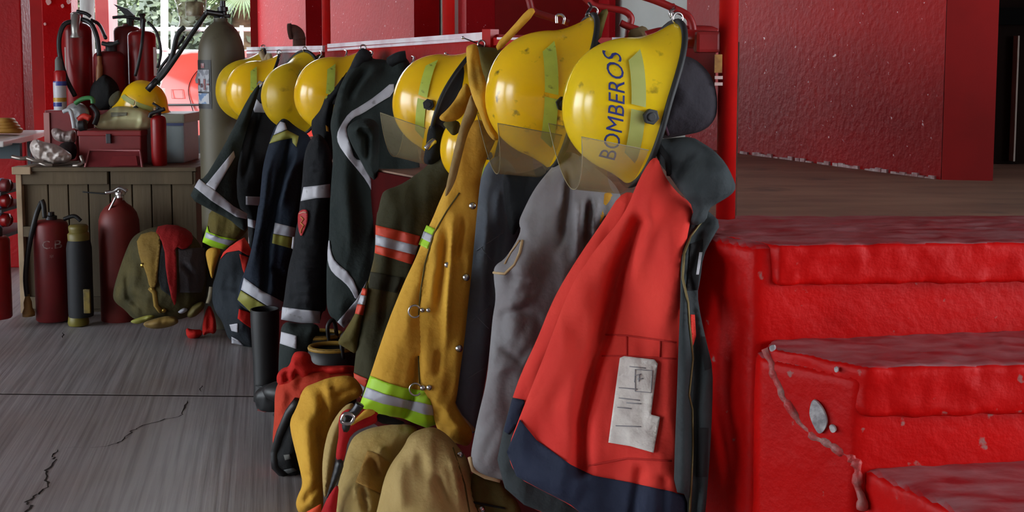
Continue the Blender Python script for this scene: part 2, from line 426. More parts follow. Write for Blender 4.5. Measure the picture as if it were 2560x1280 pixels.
# ------------------------------------------------------------------ raised platform and stairs
ZP, RIS = EYE - 0.368, 0.20
Z2, Z3, Z4 = ZP - RIS, ZP - 2 * RIS, ZP - 3 * RIS
def e_x(Y): return 0.40 - 0.56 * (Y - 2.56)          # platform edge under the coat rack
pl_poly = [(0.42, 2.62), (3.2, 2.74), (3.2, 10.5), (e_x(5.3) + 1.0, 10.5), (e_x(5.3), 5.3)]
plat = prism('floor_platform', pl_poly, 0.0, ZP - 0.004, M['tile'], None); struct(plat)
sk = prism('baseboard_platform', [(0.42, 2.60), (e_x(5.3) - 0.02, 5.3), (e_x(5.3), 5.32), (0.45, 2.64)], 0.0, ZP - 0.01, mat('maroon_plinth', (72, 10, 10), 0.9, (52, 8, 8), 4, spec=0.1), None); struct(sk)
def rough(o, vox, strength, size, smooth=3):
    rm = o.modifiers.new('r', 'REMESH'); rm.mode = 'VOXEL'; rm.voxel_size = vox; rm.use_smooth_shade = True
    sm = o.modifiers.new('s', 'SMOOTH'); sm.iterations = smooth; sm.factor = 0.5
    tx = bpy.data.textures.new('lumps', 'CLOUDS'); tx.noise_scale = size; tx.noise_depth = 2
    dm = o.modifiers.new('d', 'DISPLACE'); dm.texture = tx; dm.strength = strength; dm.texture_coords = 'GLOBAL'; dm.mid_level = 0.5
    return o
st = thing('staircase', 'red painted concrete steps with chipped edges right of the red coat', 'stairs', (0.9, 2.4, 0))
struct(st)
A1, B1, C1 = onz(1775, 588, ZP), onz(1945, 612, ZP), onz(2600, 600, ZP)
R1, R1b = onz(1890, 852, Z2), onz(2600, 812, Z2)
A2, B2, C2 = onz(1905, 866, Z2), onz(2168, 918, Z2), onz(2600, 905, Z2)
R2, R2b = onz(2150, 1165, Z3), onz(2600, 1132, Z3)
B3, C3 = (R2[0] + 0.10, R2[1] - 0.30), (R2b[0], R2b[1] - 0.29)
SL = lambda p, d: (p[0] - 0.807 * d * -1, p[1] - d)
# slab of the top step, its nosing overhangs the riser
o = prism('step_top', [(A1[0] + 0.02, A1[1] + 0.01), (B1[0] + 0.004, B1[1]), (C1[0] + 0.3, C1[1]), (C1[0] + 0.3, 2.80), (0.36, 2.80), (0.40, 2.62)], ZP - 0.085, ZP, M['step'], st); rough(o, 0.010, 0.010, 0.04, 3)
o = prism('riser', [(R1[0] - 0.004, R1[1] + 0.0), (R1b[0] + 0.3, R1b[1]), (R1b[0] + 0.3, 2.9), (0.30, 2.9), (0.37, 2.62), (0.415, 2.535)], -0.02, ZP - 0.003, M['step'], st); rough(o, 0.014, 0.005, 0.08, 2)
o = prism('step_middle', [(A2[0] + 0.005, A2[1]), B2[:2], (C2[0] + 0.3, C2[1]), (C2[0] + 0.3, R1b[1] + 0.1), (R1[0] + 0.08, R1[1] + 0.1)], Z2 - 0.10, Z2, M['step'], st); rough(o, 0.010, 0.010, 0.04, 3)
o = prism('riser', [(R1[0] - 0.004, R1[1]), (A2[0] - 0.004, A2[1]), (A2[0] + (B2[0] - A2[0]) * .93 - 0.004, A2[1] + (B2[1] - A2[1]) * .93), (R2b[0] + 0.3, R2b[1]), (R2b[0] + 0.3, R1b[1] + 0.1), (R1[0] + 0.1, R1[1] + 0.12)], -0.02, Z2 - 0.02, M['step'], st); rough(o, 0.014, 0.005, 0.08, 2)
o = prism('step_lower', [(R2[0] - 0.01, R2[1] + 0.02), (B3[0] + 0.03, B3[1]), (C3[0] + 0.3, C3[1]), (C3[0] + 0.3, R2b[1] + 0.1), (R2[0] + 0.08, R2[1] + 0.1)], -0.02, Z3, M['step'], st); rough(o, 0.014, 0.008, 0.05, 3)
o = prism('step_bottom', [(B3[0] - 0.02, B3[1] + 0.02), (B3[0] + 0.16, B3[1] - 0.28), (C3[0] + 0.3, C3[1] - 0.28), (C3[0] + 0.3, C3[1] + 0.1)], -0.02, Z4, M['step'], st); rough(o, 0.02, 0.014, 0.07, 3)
# chipped, plastered seam down the stair side (stands proud of the painted face)
def side_pt(x, y, lift=0.012):
    a = (x - PX) / F; b = (PY - y) / F; d = Vector((a, cT + b * sT, -sT + b * cT))
    p0 = Vector((A2[0], A2[1], 0)); t = Vector((B2[0] - A2[0], B2[1] - A2[1], 0)).normalized(); n = Vector((t.y, -t.x, 0))
    if n.y > 0: n = -n
    p0 = p0 + n * (lift + 0.004)
    s = (p0 - Vector((0, 0, EYE))).dot(n) / d.dot(n)
    return Vector((0, 0, EYE)) + d * s
seam = [(1912, 872), (1935, 930), (1962, 990), (1990, 1040), (2040, 1090), (2110, 1130), (2140, 1160), (2150, 1220), (2165, 1300)]
random.seed(11); pp = [side_pt(x + random.uniform(-5, 5), y, -0.0075) for x, y in [(a[0] + (b[0] - a[0]) * k / 3, a[1] + (b[1] - a[1]) * k / 3) for a, b in zip(seam[:-1], seam[1:]) for k in range(3)]]
tube('plaster_seam', pp, [random.uniform(0.006, 0.012) for _ in range(40)], mat('chipped_red', (170, 40, 40), 0.6, (140, 110, 104), 25, bump=0.5, bscale=60), st, seg=8, n=3)
def chip(pts, m='chip'):
    P3 = [side_pt(x, y, 0.007) for x, y in chaikin(pts, 2)]
    extr('paint_chip', P3, (0.004, 0.006, 0), M['chip'], st)
M['chip'] = mat('grey_chip', (176, 172, 172), 0.7, (110, 108, 112), 40, bump=0.6, bscale=50)
chip(q('j', (412, 880), (428, 885), (452, 915), (466, 955), (460, 985), (440, 1005), (425, 990), (405, 945), (402, 920)))
chip(q('j', (470, 970), (490, 972), (498, 995), (480, 1000)))
chip(q('j', (258, 690), (278, 685), (280, 705), (264, 712)))
chip(q('j', (490, 765), (502, 765), (503, 785), (492, 782)))

# ------------------------------------------------------------------ walls behind the platform
W1, W2 = onz(1850, 381, ZP), onz(2352, 446, ZP)
W3 = onz(2482, 449, ZP)
dirw = Vector((W1[0] - W2[0], W1[1] - W2[1], 0)).normalized()
W0 = Vector(W2) + dirw * 1.62
HW = 3.2
nw = Vector((-dirw.y, dirw.x, 0)); nw = nw if nw.x > 0 else -nw
wa = prism('wall_right', [W2[:2], W0[:2], (W0 + nw * 0.3)[:2], (W2[0] + 0.05, W2[1] + 0.3)], ZP - 0.02, HW, M['red_wall']); struct(wa)
# the column face at its end
wc = prism('wall_column', [(W2[0] + 0.001, W2[1] - 0.004), W3[:2], (W3[0] - 0.02, W3[1] + 0.5), (W2[0] + 0.05, W2[1] + 0.3)], ZP - 0.02, HW, M['red_dark']); struct(wc)  # unlit end face, its shade put into the darker red
# rough white paint line at the foot of the wall
vs_ = []
bb = bmesh.new(); random.seed(3)
for k in range(46):
    if random.random() < 0.25: continue
    p = Vector(W2).lerp(Vector(W1), (k + random.random()) / 46) - nw * 0.004
    boxm(bb, -0.014, 0.014, -0.004, 0.004, 0, random.uniform(0.004, 0.014), Matrix.Translation((p.x, p.y, ZP - 0.004)) @ Matrix.Rotation(math.atan2(dirw.y, dirw.x), 4, 'Z'))
bl = fin(bb, 'baseboard_right', mat('flaking_white', (214, 196, 196), 0.8, (170, 120, 120), 40)); struct(bl)
# dark doorway right of the column
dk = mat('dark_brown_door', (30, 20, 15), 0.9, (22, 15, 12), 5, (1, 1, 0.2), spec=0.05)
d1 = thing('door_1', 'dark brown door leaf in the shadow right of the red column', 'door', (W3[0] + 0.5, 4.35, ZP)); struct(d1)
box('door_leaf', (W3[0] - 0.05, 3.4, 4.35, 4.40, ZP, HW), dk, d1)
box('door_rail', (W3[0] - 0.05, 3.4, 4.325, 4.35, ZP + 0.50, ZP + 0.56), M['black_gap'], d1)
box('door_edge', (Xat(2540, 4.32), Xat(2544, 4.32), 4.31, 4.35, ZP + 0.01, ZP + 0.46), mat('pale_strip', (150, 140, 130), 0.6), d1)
# the bays further back: grey panels, red piers, black reveals
def panel(nm, x0, Y0, x1, Y1, m, y_thick=0.15, z0=None, z1=HW):
    a = (Xat(x0, Y0), Y0); b = (Xat(x1, Y1), Y1); d = Vector((b[0] - a[0], b[1] - a[1], 0)); n = Vector((-d.y, d.x, 0)).normalized()
    if n.y < 0: n = -n
    return struct(prism(nm, [a, b, (b[0] + n.x * y_thick, b[1] + n.y * y_thick), (a[0] + n.x * y_thick, a[1] + n.y * y_thick)], ZP - 0.05 if z0 is None else z0, z1, m))
panel('wall_grey_panel', 1520, 5.9, 1748, 5.35, M['grey_wall'])
panel('wall_pier', 1482, 6.6, 1522, 5.80, M['red_bay'], 0.03)
panel('wall_red_recess', 1165, 6.3, 1500, 6.3, M['red_dark'])
panel('wall_pier', 1138, 7.0, 1166, 6.28, M['red_bay'])
panel('wall_black_reveal', 1030, 6.75, 1060, 6.75, M['black_gap'])
panel('wall_grey_panel', 1050, 7.3, 1105, 6.75, M['grey_wall'])
panel('wall_black_reveal', 1092, 6.85, 1145, 6.85, M['black_gap'])
panel('wall_bay', 826, 8.2, 1036, 6.7, M['red_bay'])
panel('wall_black_reveal', 764, 8.8, 784, 8.8, M['black_gap'])
panel('wall_grey_panel', 780, 9.4, 835, 8.8, M['grey_wall'])
panel('wall_bay', 642, 10.2, 766, 8.75, M['red_bay'])
panel('wall_edge', 628, 10.15, 646, 10.15, M['red_dark'])
bk = box('wall_blocker_back', (-1.4, 5.5, 10.4, 10.6, 0, HW), M['red_dark']); struct(bk)  # wall added to block light behind the coats
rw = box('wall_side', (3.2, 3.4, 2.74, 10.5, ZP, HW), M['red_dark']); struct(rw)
wf = box('wall_blocker_front', (-7.2, 7, -6.2, -6.0, 0, HW), mat('dim_wall', (120, 60, 56), 0.9)); struct(wf)  # unseen wall added behind the camera to cut light
ce = box('ceiling', (-7.2, 7, -6.2, 10.6, HW, HW + 0.2), mat('grey_ceiling', (120, 116, 112), 0.9)); struct(ce)
M['dim'] = mat('dim_plaster', (120, 96, 90), 0.9)
for (ya, yb) in ((-6.2, -2.6), (0.2, 1.2), (4.8, 7.6)):
    struct(box('wall_blocker_left', (-7.2, -7.0, ya, yb, 0, HW), M['dim']))  # unseen wall added to block light, its bays shaping the highlights
struct(box('wall_blocker_lintel', (-7.2, -7.0, -6.2, 7.6, 2.9, HW), M['dim']))  # unseen lintel added to narrow the opening for light
struct(box('wall_left_partition', (-7.0, -3.3, 7.6, 7.75, 0, HW), M['red_dark']))
# pillars of the open left side
def pillar(nm, x0, x1, Y, depth, m1, side=None):
    a = Xat(x0, Y); b = Xat(x1, Y)
    return struct(box(nm, (a, b, Y, Y + depth, 0, HW), m1, None, 0.008))
pillar('wall_pillar', -20, 56, 7.4, 0.15, M['red_wall'])
pillar('wall_pillar', 108, 182, 9.2, 0.15, M['red_wall'])
pillar('wall_pillar', 66, 112, 9.9, 0.15, M['red_dark'])
pillar('wall_pillar', 241, 275, 11.0, 0.25, mat('pinkish_red', (206, 104, 100), 0.6, (190, 84, 84), 4))  # pinker red than the other pillars

pc = mat('white_chip', (214, 206, 200), 0.8)
for (x, y, r_) in ((121, 4, 7), (171, 4, 5), (156, 15, 4), (112, 60, 3), (150, 90, 3)):
    c = P(x, y, 9.19); struct(extr('wall_chip', [(c[0] + r_ * 0.003 * math.cos(a), 9.188, c[2] + r_ * 0.003 * math.sin(a) * 1.3) for a in [k * math.pi / 4 + 0.3 * (k % 2) for k in range(8)]], (0, 0.01, 0), pc))

# ------------------------------------------------------------------ coat rack
M['rod'] = mat('red_rod', (150, 14, 16), 0.45, (120, 10, 12), 9)
def rl(x):                                             # rail distance at pixel column x
    return 2.06 / (0.56 + (x - PX) / F)
rack = thing('coat_rack', 'long red rack of pale topped rails, boards and pipe posts behind the coats', 'rack', (rl(1200) * -0.02, rl(1200), ZP))
def along(x0, y0, x1, y1, hgt, depth, nm, m, bev=0.004, dz=0.0, back=0.0):
    a, b = Vector(P(x0, y0, rl(x0) + back)), Vector(P(x1, y1, rl(x1) + back))
    n = Vector((0.8725, 0.4886, 0)) * depth
    extr(nm, [a, b, b - Vector((0, 0, hgt)), a - Vector((0, 0, hgt))], n, m, rack, 0)
    return a, b
along(616, 118, 806, 114, 0.016, 0.05, 'rail', M['rail_top'])
along(616, 129, 806, 124, 0.010, 0.045, 'rail_lip', M['rail_top'])
along(818, 110, 1211, 80, 0.016, 0.05, 'rail', M['rail_top'])
along(818, 122, 1206, 93, 0.010, 0.045, 'rail_lip', M['rail_top'])
along(1232, 94, 1745, 94, 0.024, 0.05, 'rail', M['red_pipe'])
for a_, b_ in ((1242, 1308), (1530, 1572), (1690, 1716)):
    along(a_, 93, b_, 94, 0.007, 0.01, 'rail_highlight', M['rail_top'], back=-0.004)  # painted highlights: pale strips where the red rail catches light
along(616, 120, 806, 116, 0.13, 0.03, 'rail_board', M['red_paint'], back=0.02)
along(812, 113, 1215, 84, 0.12, 0.03, 'rail_board', M['red_paint'], back=0.02)
along(1205, 84, 1790, 108, 0.10, 0.03, 'rail_board', M['red_dark'], back=0.03)
along(1205, 73, 1226, 73, 0.075, 0.03, 'bracket', M['red_pipe'], back=-0.02)
def post(x, w, Y, nm='post'):
    c = Xat(x, Y); r = w / 2 * Y / F; bm = bmesh.new()
    bmesh.ops.create_cone(bm, cap_ends=True, segments=24, radius1=r, radius2=r, depth=HW - ZP, matrix=Matrix.Translation((c, Y, (HW + ZP) / 2)))
    fin(bm, nm, M['red_pipe'], rack, 0, True)
post(1820, 48, 2.80); post(1122, 31, rl(1122) + 0.12); post(817, 21, rl(817) + 0.12)
# dark rusty angle beside the near post, clamp and stickers on the post
box('angle_iron', (Xat(1836, 2.86), Xat(1848, 2.86), 2.86, 2.875, ZP, Zat(105, 2.86)), M['rust'], rack)
box('clamp', (Xat(1738, 2.8), Xat(1800, 2.8), 2.79, 2.84, Zat(132, 2.8), Zat(78, 2.8)), M['rod'], rack, 0.008)
tube('arm', [P(1690, 92, 2.95), P(1740, 98, 2.84), P(1812, 104, 2.81)], 0.022, M['red_pipe'], rack, 12)
box('sticker', (Xat(1787, 2.77), Xat(1806, 2.77), 2.772, 2.778, Zat(182, 2.77), Zat(136, 2.77)), mat('ochre_sticker', (176, 130, 60), 0.6, (120, 70, 40), 40), rack)
for yy in (190, 206): box('tape', (Xat(1788, 2.77), Xat(1808, 2.77), 2.772, 2.777, Zat(yy + 8, 2.77), Zat(yy, 2.77)), mat('pale_tape', (206, 176, 170), 0.6), rack)
def px3(pts, Y): return [P(p[0], p[1], Y if not isinstance(Y, list) else Y[k]) for k, p in enumerate(pts)]
tube('hanger_rod', px3(q('g', (330, -90), (372, 0), (395, 62), (480, 95), (600, 132)), 3.12), 0.009, M['rod'], rack)
tube('hanger_rod', px3(q('g', (640, -60), (705, 0), (745, 32), (840, 48), (920, 66), (955, 105), (940, 165), (935, 215)), 3.15), 0.009, M['rod'], rack)
tube('hanger_rod', px3(q('g', (960, -40), (1085, 0), (1200, 48), (1275, 88), (1305, 145), (1312, 220)), 2.88), 0.009, M['rod'], rack)
tube('hanger_rod', px3(q('g', (893, 130), (935, 150), (1000, 172), (1060, 200)), 3.1), 0.009, M['rod'], rack)
tube('hanger_rod', px3(q('g', (1040, 205), (1120, 185), (1240, 175), (1390, 175), (1440, 190)), 2.9), 0.012, M['rod'], rack)
tube('pipe_cap', [P(1588, 95, 3.0), P(1608, 88, 3.02)], 0.024, fabric('tan_cap', (118, 100, 70)), rack, 12)
def nail(x, y, x2, y2, Y):
    tube('nail', [P(x, y, Y), P(x2, y2, Y + 0.09)], 0.0022, M['dark_steel'], rack, 6, 1); 
    bm = bmesh.new(); bmesh.ops.create_uvsphere(bm, u_segments=8, v_segments=6, radius=0.005, matrix=Matrix.Translation(P(x, y, Y))); fin(bm, 'nail_head', M['steel'], rack, 0, True)
nail(1157, 94, 1202, 112, 3.75); nail(1114, 134, 1145, 145, 3.9)
def hook(x, y, Y, s=1.0, par=None):
    tube('hook', [P(x, y - 14 * s, Y + 0.05), P(x + 5 * s, y - 12 * s, Y + .02), P(x + 4 * s, y - 3 * s, Y), P(x - 2 * s, y + 6 * s, Y), P(x - 6 * s, y + 14 * s, Y), P(x - 2 * s, y + 20 * s, Y)], 0.0035, M['steel'], par or rack, 6)
hook(862, 140, 4.55); hook(926, 142, 4.3); hook(1030, 155, 4.05); hook(695, 148, 5.2); hook(745, 146, 5.0); hook(600, 132, 5.8, .8); hook(800, 140, 4.8, .8)
tube('hook', crom([P(1392, 58, 3.0), P(1392, 40, 3.0), P(1402, 37, 3.0), P(1411, 45, 3.0), P(1408, 60, 3.0)], 3), 0.004, M['steel'], rack, 6)
tube('hook', [P(1472, 8, 3.1), P(1478, 18, 3.05), P(1470, 30, 3.0), P(1466, 40, 3.0)], 0.004, M['dark_steel'], rack, 6)
tube('hook', [P(1683, 12, 2.9), P(1686, 22, 2.86), P(1676, 30, 2.84), P(1679, 44, 2.84)], 0.0045, M['steel'], rack, 6)
# bent rusty pipe sticking up behind the rail
el = root_at('pipe_elbow', 'brown rusty pipe elbow sticking up behind the pale rail', 'pipe', 748, 758, 6.3)
tube('pipe_bend', [P(748, 758, 6.3), P(748, 400, 6.3), P(748, 118, 6.3), P(748, 100, 6.3), P(745, 86, 6.3), P(735, 78, 6.3), P(727, 78, 6.3)], 0.034, M['rust'], el, 14)
tube('rim', [P(730, 78, 6.3), P(722, 79, 6.3)], 0.042, M['rust'], el, 14, 1)

# ------------------------------------------------------------------ helmets
M['helmet'] = mat('yellow_helmet_shell', (255, 206, 20), 0.2, (250, 194, 14), 5, spec=0.5, col3=(150, 110, 20), n3=16, c3=(0.66, 0.8), coat=0.3)
M['helmet_old'] = mat('old_yellow_helmet_shell', (222, 186, 24), 0.35, (204, 166, 20), 5, spec=0.45, col3=(110, 90, 24), n3=14, c3=(0.6, 0.8))
M['helmet_near'] = mat('scuffed_yellow_shell', (255, 222, 30), 0.2, (252, 210, 22), 5, spec=0.5, col3=(120, 100, 24), n3=20, c3=(0.66, 0.78), coat=0.3)
M['helmet_smudged'] = mat('smudged_yellow_shell', (255, 208, 20), 0.2, (250, 196, 14), 5, spec=0.5, col3=(96, 80, 30), n3=24, c3=(0.62, 0.72), coat=0.3)
M['lime'] = mat('lime_sticker', (200, 216, 84), 0.5, (184, 200, 76), 18, col3=(110, 120, 50), n3=40)
M['lime_dull'] = mat('dull_lime_sticker', (176, 180, 100), 0.5, (164, 170, 88), 18)
M['trim'] = mat('black_trim', (24, 25, 26), 0.6)
M['trim_grey'] = mat('grey_trim', (84, 90, 84), 0.6)
M['visor'] = clear('scratched_visor', (232, 226, 204), 0.34)
M['visor_edge'] = mat('visor_edge', (150, 142, 112), 0.4)
M['ink'] = mat('blue_lettering', (38, 48, 130), 0.5, (52, 60, 120), 40)
HA, HB, HWd, HH = 0.164, 0.160, 0.134, 0.178   # front, back, half width, height
def dome_pt(x, z, eps=0.0, side=1):
    rho = max(0.0, 1 - (max(z, 0) / HH) ** 2) ** (1 / 2.4)
    a = (HA if x > 0 else HB) * rho; c = max(-1, min(1, x / max(a, 1e-6)))
    y = HWd * rho * math.sqrt(max(0, 1 - c * c))
    p = Vector((x, side * y, z)); n = Vector((x / HA ** 2, side * y / HWd ** 2, z / HH ** 2)).normalized()
    return p + n * eps
def brim_r(an):
    c, s = math.cos(an), math.sin(an)
    fx = 0.182 if c > 0 else 0.214
    return 1.0 / math.sqrt((c / fx) ** 2 + (s / 0.150) ** 2)
def brim_z(an):
    c = math.cos(an); return -0.008 - (0.030 * (-c) ** 2 if c < 0 else 0.006 * c * c)
_cache = {}
def shell_mesh():
    if 'shell' in _cache: return _cache['shell']
    SEG = 64; vs_, fs = [], []
    rings = []
    RM = 0.95; ZM = HH * math.sqrt(1 - RM ** 2.4)
    for k in range(1, 17):
        t = k / 16; rho = RM * math.sin(t * math.pi / 2) ** 0.9; z = HH * math.sqrt(max(0, 1 - rho ** 2.4))
        rings.append(('d', rho, z))
    vs_.append((0, 0, HH + 0.004))
    def ring(fn):
        for k in range(SEG):
            an = 2 * math.pi * k / SEG; vs_.append(fn(an))
    for (_, rho, z) in rings:
        def fn(an, rho=rho, z=z):
            c, s = math.cos(an), math.sin(an); a = HA if c > 0 else HB
            rid = 0.004 * math.exp(-(s * rho / 0.10) ** 2) * (1 - rho)
            return (rho * a * c, rho * HWd * s, z + rid)
        ring(fn)
    for k in range(1, 10):                       # smooth flare from the dome into the brim
        u = k / 9
        def fn(an, u=u):
            c, s = math.cos(an), math.sin(an); a = HA if c > 0 else HB
            x0_, y0_ = RM * a * c, RM * HWd * s; x1_, y1_ = 1.005 * a * c, 1.005 * HWd * s
            r1 = brim_r(math.atan2(y0_, x0_)); L = math.hypot(x0_, y0_); rl_ = max(r1, L + 0.016)
            x2_, y2_ = x0_ / L * rl_, y0_ / L * rl_; zb = brim_z(math.atan2(y0_, x0_)) - 0.004
            w0, w1, w2 = (1 - u) ** 2, 2 * u * (1 - u), u * u
            return (w0 * x0_ + w1 * x1_ + w2 * x2_, w0 * y0_ + w1 * y1_ + w2 * y2_, w0 * ZM + w1 * 0.010 + w2 * zb)
        ring(fn)
    nr = 25
    for k in range(SEG): fs.append((0, 1 + k, 1 + (k + 1) % SEG))
    for i in range(nr - 1):
        for k in range(SEG):
            a = 1 + i * SEG + k; b = 1 + i * SEG + (k + 1) % SEG; fs.append((a, a + SEG, b + SEG, b))
    me = bpy.data.meshes.new('shell'); me.from_pydata(vs_, [], fs); me.update()
    bm = bmesh.new(); bm.from_mesh(me); bmesh.ops.recalc_face_normals(bm, faces=bm.faces)
    bmesh.ops.solidify(bm, geom=list(bm.faces), thickness=0.006); bm.to_mesh(me); bm.free()
    _cache['shell'] = me; return me
def helmet(label, px, py, Y, front, crown, scale=1.0, visor=True, shell='helmet', stripe='lime', text=None, trim='trim', flap=None, hooked=True, group='yellow fire helmets on the coat rack', tilt_visor=0):
    t = thing('fire_helmet', label, 'helmet', P(px, py, Y), group, local=True)
    f = Vector(front).normalized(); c = Vector(crown); c = (c - f * c.dot(f)).normalized(); l = c.cross(f)
    R = Matrix((f, l, c)).transposed()
    t.rotation_euler = R.to_euler(); t.scale = (scale,) * 3
    me = shell_mesh().copy(); me.materials.clear(); me.materials.append(M[shell]); link('shell', me, None, t)
    ed = []
    for k in range(64):
        an = 2 * math.pi * k / 64; r = brim_r(an); ed.append((r * math.cos(an), r * math.sin(an), brim_z(an) - 0.004))
    tube('brim_trim', ed, 0.0075, M[trim], t, 8, 1, True)
    # dark liner inside
    vs_, fs = [(0, 0, HH * .82)], []
    for i in range(1, 7):
        rho = math.sin(i / 6 * math.pi / 2)
        for k in range(24):
            an = k * math.pi / 12; vs_.append((rho * .138 * math.cos(an), rho * .116 * math.sin(an), HH * .82 * math.sqrt(max(0, 1 - rho ** 2.4)) - 0.002))
    for k in range(24): fs.append((0, 1 + k, 1 + (k + 1) % 24))
    for i in range(5):
        for k in range(24):
            a = 1 + i * 24 + k; b = 1 + i * 24 + (k + 1) % 24; fs.append((a, a + 24, b + 24, b))
    fs.append(tuple(1 + 5 * 24 + k for k in range(24)))
    obj('liner', vs_, fs, M['black_cloth'], t)
    for sd in (1, -1):
        n1, n2 = 14, 4
        for (xa, xb, nm) in ((-0.125, -0.005, 'reflective_sticker'), (0.005, 0.122, 'reflective_sticker')):
            vs_, fs = [], []
            for i in range(n1 + 1):
                for j in range(n2 + 1):
                    z = 0.032 + 0.032 * j / n2
                    sl = 0.022 * (1 - j / n2) if xa < -0.1 else 0
                    x = (xa - sl * 0 + 0.03 * j / n2 * (xa < -0.1)) * (1 - i / n1) + (xb - 0.02 * j / n2 * (xb > 0.1)) * i / n1
                    vs_.append(dome_pt(x, z - 0.20 * x, 0.0048, sd))
            for i in range(n1):
                for j in range(n2):
                    a = i * (n2 + 1) + j; fs.append((a, a + 1, a + n2 + 2, a + n2 + 1))
            obj(nm, vs_, fs, M[stripe], t)
        # hexagonal visor knob
        p = dome_pt(0.012, 0.020, 0.0, sd); bm = bmesh.new()
        bmesh.ops.create_cone(bm, cap_ends=True, segments=6, radius1=0.019, radius2=0.017, depth=0.016, matrix=Matrix.Translation(p + Vector((0, sd * 0.010, 0))) @ Matrix.Rotation(math.pi / 2, 4, 'X'))
        bmesh.ops.create_cone(bm, cap_ends=True, segments=12, radius1=0.010, radius2=0.010, depth=0.022, matrix=Matrix.Translation(p + Vector((0, sd * 0.011, 0))) @ Matrix.Rotation(math.pi / 2, 4, 'X'))
        fin(bm, 'visor_knob', M['trim'], t, 0.002)
    if visor:
        vs_, fs = [], []; n1, n2 = 28, 8
        for i in range(n1 + 1):
            an = math.radians(-68 + 136 * i / n1); c, s = math.cos(an), math.sin(an)
            for j in range(n2 + 1):
                v = j / n2; ww = (abs(s) ** 3)
                z = 0.004 + v * (0.190 - 0.085 * c)
                rx, ry = 0.196 + 0.012 * v, 0.152 - 0.004 * v
                vs_.append((0.012 + rx * c * (1 - 0.10 * 0), ry * s, z))
        for i in range(n1):
            for j in range(n2):
                a = i * (n2 + 1) + j; fs.append((a, a + 1, a + n2 + 2, a + n2 + 1))
        vz = obj('visor', vs_, fs, M['visor'], t)
        eg = [vs_[i * (n2 + 1) + n2] for i in range(n1 + 1)]
        tube('visor_edge', [vs_[j] for j in range(n2 + 1)] + eg[1:] + [vs_[n1 * (n2 + 1) + n2 - j] for j in range(1, n2 + 1)], 0.0011, M['visor_edge'], vz, 6, 1)
    if text:
        cu = bpy.data.curves.new('lettering', 'FONT'); cu.body = text; cu.size = 1.0; cu.resolution_u = 3
        to = bpy.data.objects.new('tmp', cu); COL.objects.link(to); bpy.context.view_layer.update()
        me = bpy.data.meshes.new_from_object(to.evaluated_get(bpy.context.evaluated_depsgraph_get()))
        bpy.data.objects.remove(to)
        bm = bmesh.new(); bm.from_mesh(me); bmesh.ops.triangulate(bm, faces=bm.faces)
        xs = [v.co.x for v in bm.verts]; x0, x1 = min(xs), max(xs); ys = [v.co.y for v in bm.verts]; y0, y1 = min(ys), max(ys)
        for v in bm.verts:
            u = (v.co.x - x0) / (x1 - x0); h_ = (v.co.y - y0) / (y1 - y0)
            xx = 0.126 - 0.232 * u; v.co = dome_pt(xx, 0.078 - 0.20 * xx + 0.034 * h_, 0.0032, 1)
        bm.to_mesh(me); bm.free(); me.name = 'lettering'; link('lettering', me, M['ink'], t, False)
    if hooked:
        tube('hanging_ring', [(-0.222 + 0.012 * math.cos(a), 0.0, -0.040 + 0.012 * math.sin(a)) for a in [k * math.pi / 5 for k in range(10)]], 0.003, M['steel'], t, 6, 2, True)
    return t
def dirs(ax, az, psi):
    """front direction given in the picture (right, up), crown turned psi degrees from sideways towards the viewer"""
    f = Vector((ax, 0, az)).normalized(); s = Vector((az, 0, -ax)); s = s if s.x < 0 else -s; s.normalize()
    p = math.radians(psi); return f, s * math.cos(p) + Vector((0, -1, 0)) * math.sin(p)
f_, c_ = dirs(-0.235, -0.97, 14)
helmet('yellow fire helmet lettered BOMBEROS in blue, nearest the red post', 1596, 268, 2.74, f_, c_, 0.98, True, 'helmet_near', 'lime_dull', 'BOMBEROS')
f_, c_ = dirs(-0.22, -0.97, 12)
helmet('large smudged yellow fire helmet without lettering, left of the lettered one', 1394, 240, 3.04, f_, c_, 1.02, True, 'helmet_smudged', 'lime', None, 'trim')
f_, c_ = dirs(-0.34, -0.94, -12)
helmet('yellow fire helmet with clear visor left of the hanging yellow coat', 1118, 262, 3.82, f_, c_, 0.98, True, 'helmet', 'lime')
f_, c_ = dirs(-0.2, -0.97, 20)
helmet('yellow fire helmet mostly hidden behind the yellow coat collar', 1206, 372, 3.62, f_, c_, 0.72, False, 'helmet')
f_, c_ = dirs(-0.30, -0.95, 14)
helmet('yellow fire helmet tucked behind the black coat collar', 846, 240, 4.5, f_, c_, 0.90, False, 'helmet')
f_, c_ = dirs(-0.05, -0.99, 52)
helmet('dull yellow ridged fire helmet above the navy coat shoulder', 742, 240, 4.9, f_, c_, 0.86, False, 'helmet_old', 'lime_dull')
f_, c_ = dirs(-0.25, -0.97, 15)
helmet('yellow fire helmet partly covered by the leftmost dark coat sleeve', 654, 230, 5.25, f_, c_, 0.84, False, 'helmet')
f_, c_ = dirs(-0.10, -0.99, 22)
helmet('dull yellow fire helmet at the far end of the rack by the tall cylinder', 630, 226, 5.5, f_, c_, 0.90, False, 'helmet_old')
# dark neck flap hanging out of the lettered helmet
nf = root_at('neck_flap', 'dark purple grey cloth hood hanging behind the lettered helmet', 'hood', 1720, 250, 2.80)
M['flap'] = fabric('dark_flap_cloth', (48, 44, 50), (40, 37, 43))
S = relief('hood_cloth', q('g', (1140, 330), (1230, 310), (1320, 335), (1390, 400), (1430, 470), (1450, 580), (1440, 680), (1370, 750), (1250, 775), (1130, 795), (1070, 780), (1060, 560), (1090, 420)), 2.80, M['flap'], nf, th=0.05, r=0.09, folds=[(q('g', (1180, 330), (1240, 560), (1120, 760)), 30, 0.012)], wr=0.004)
line(S, q('g', (1085, 640), (1135, 680), (1165, 770)), 0.004, fabric('plum_strap', (62, 34, 48)), 'strap')

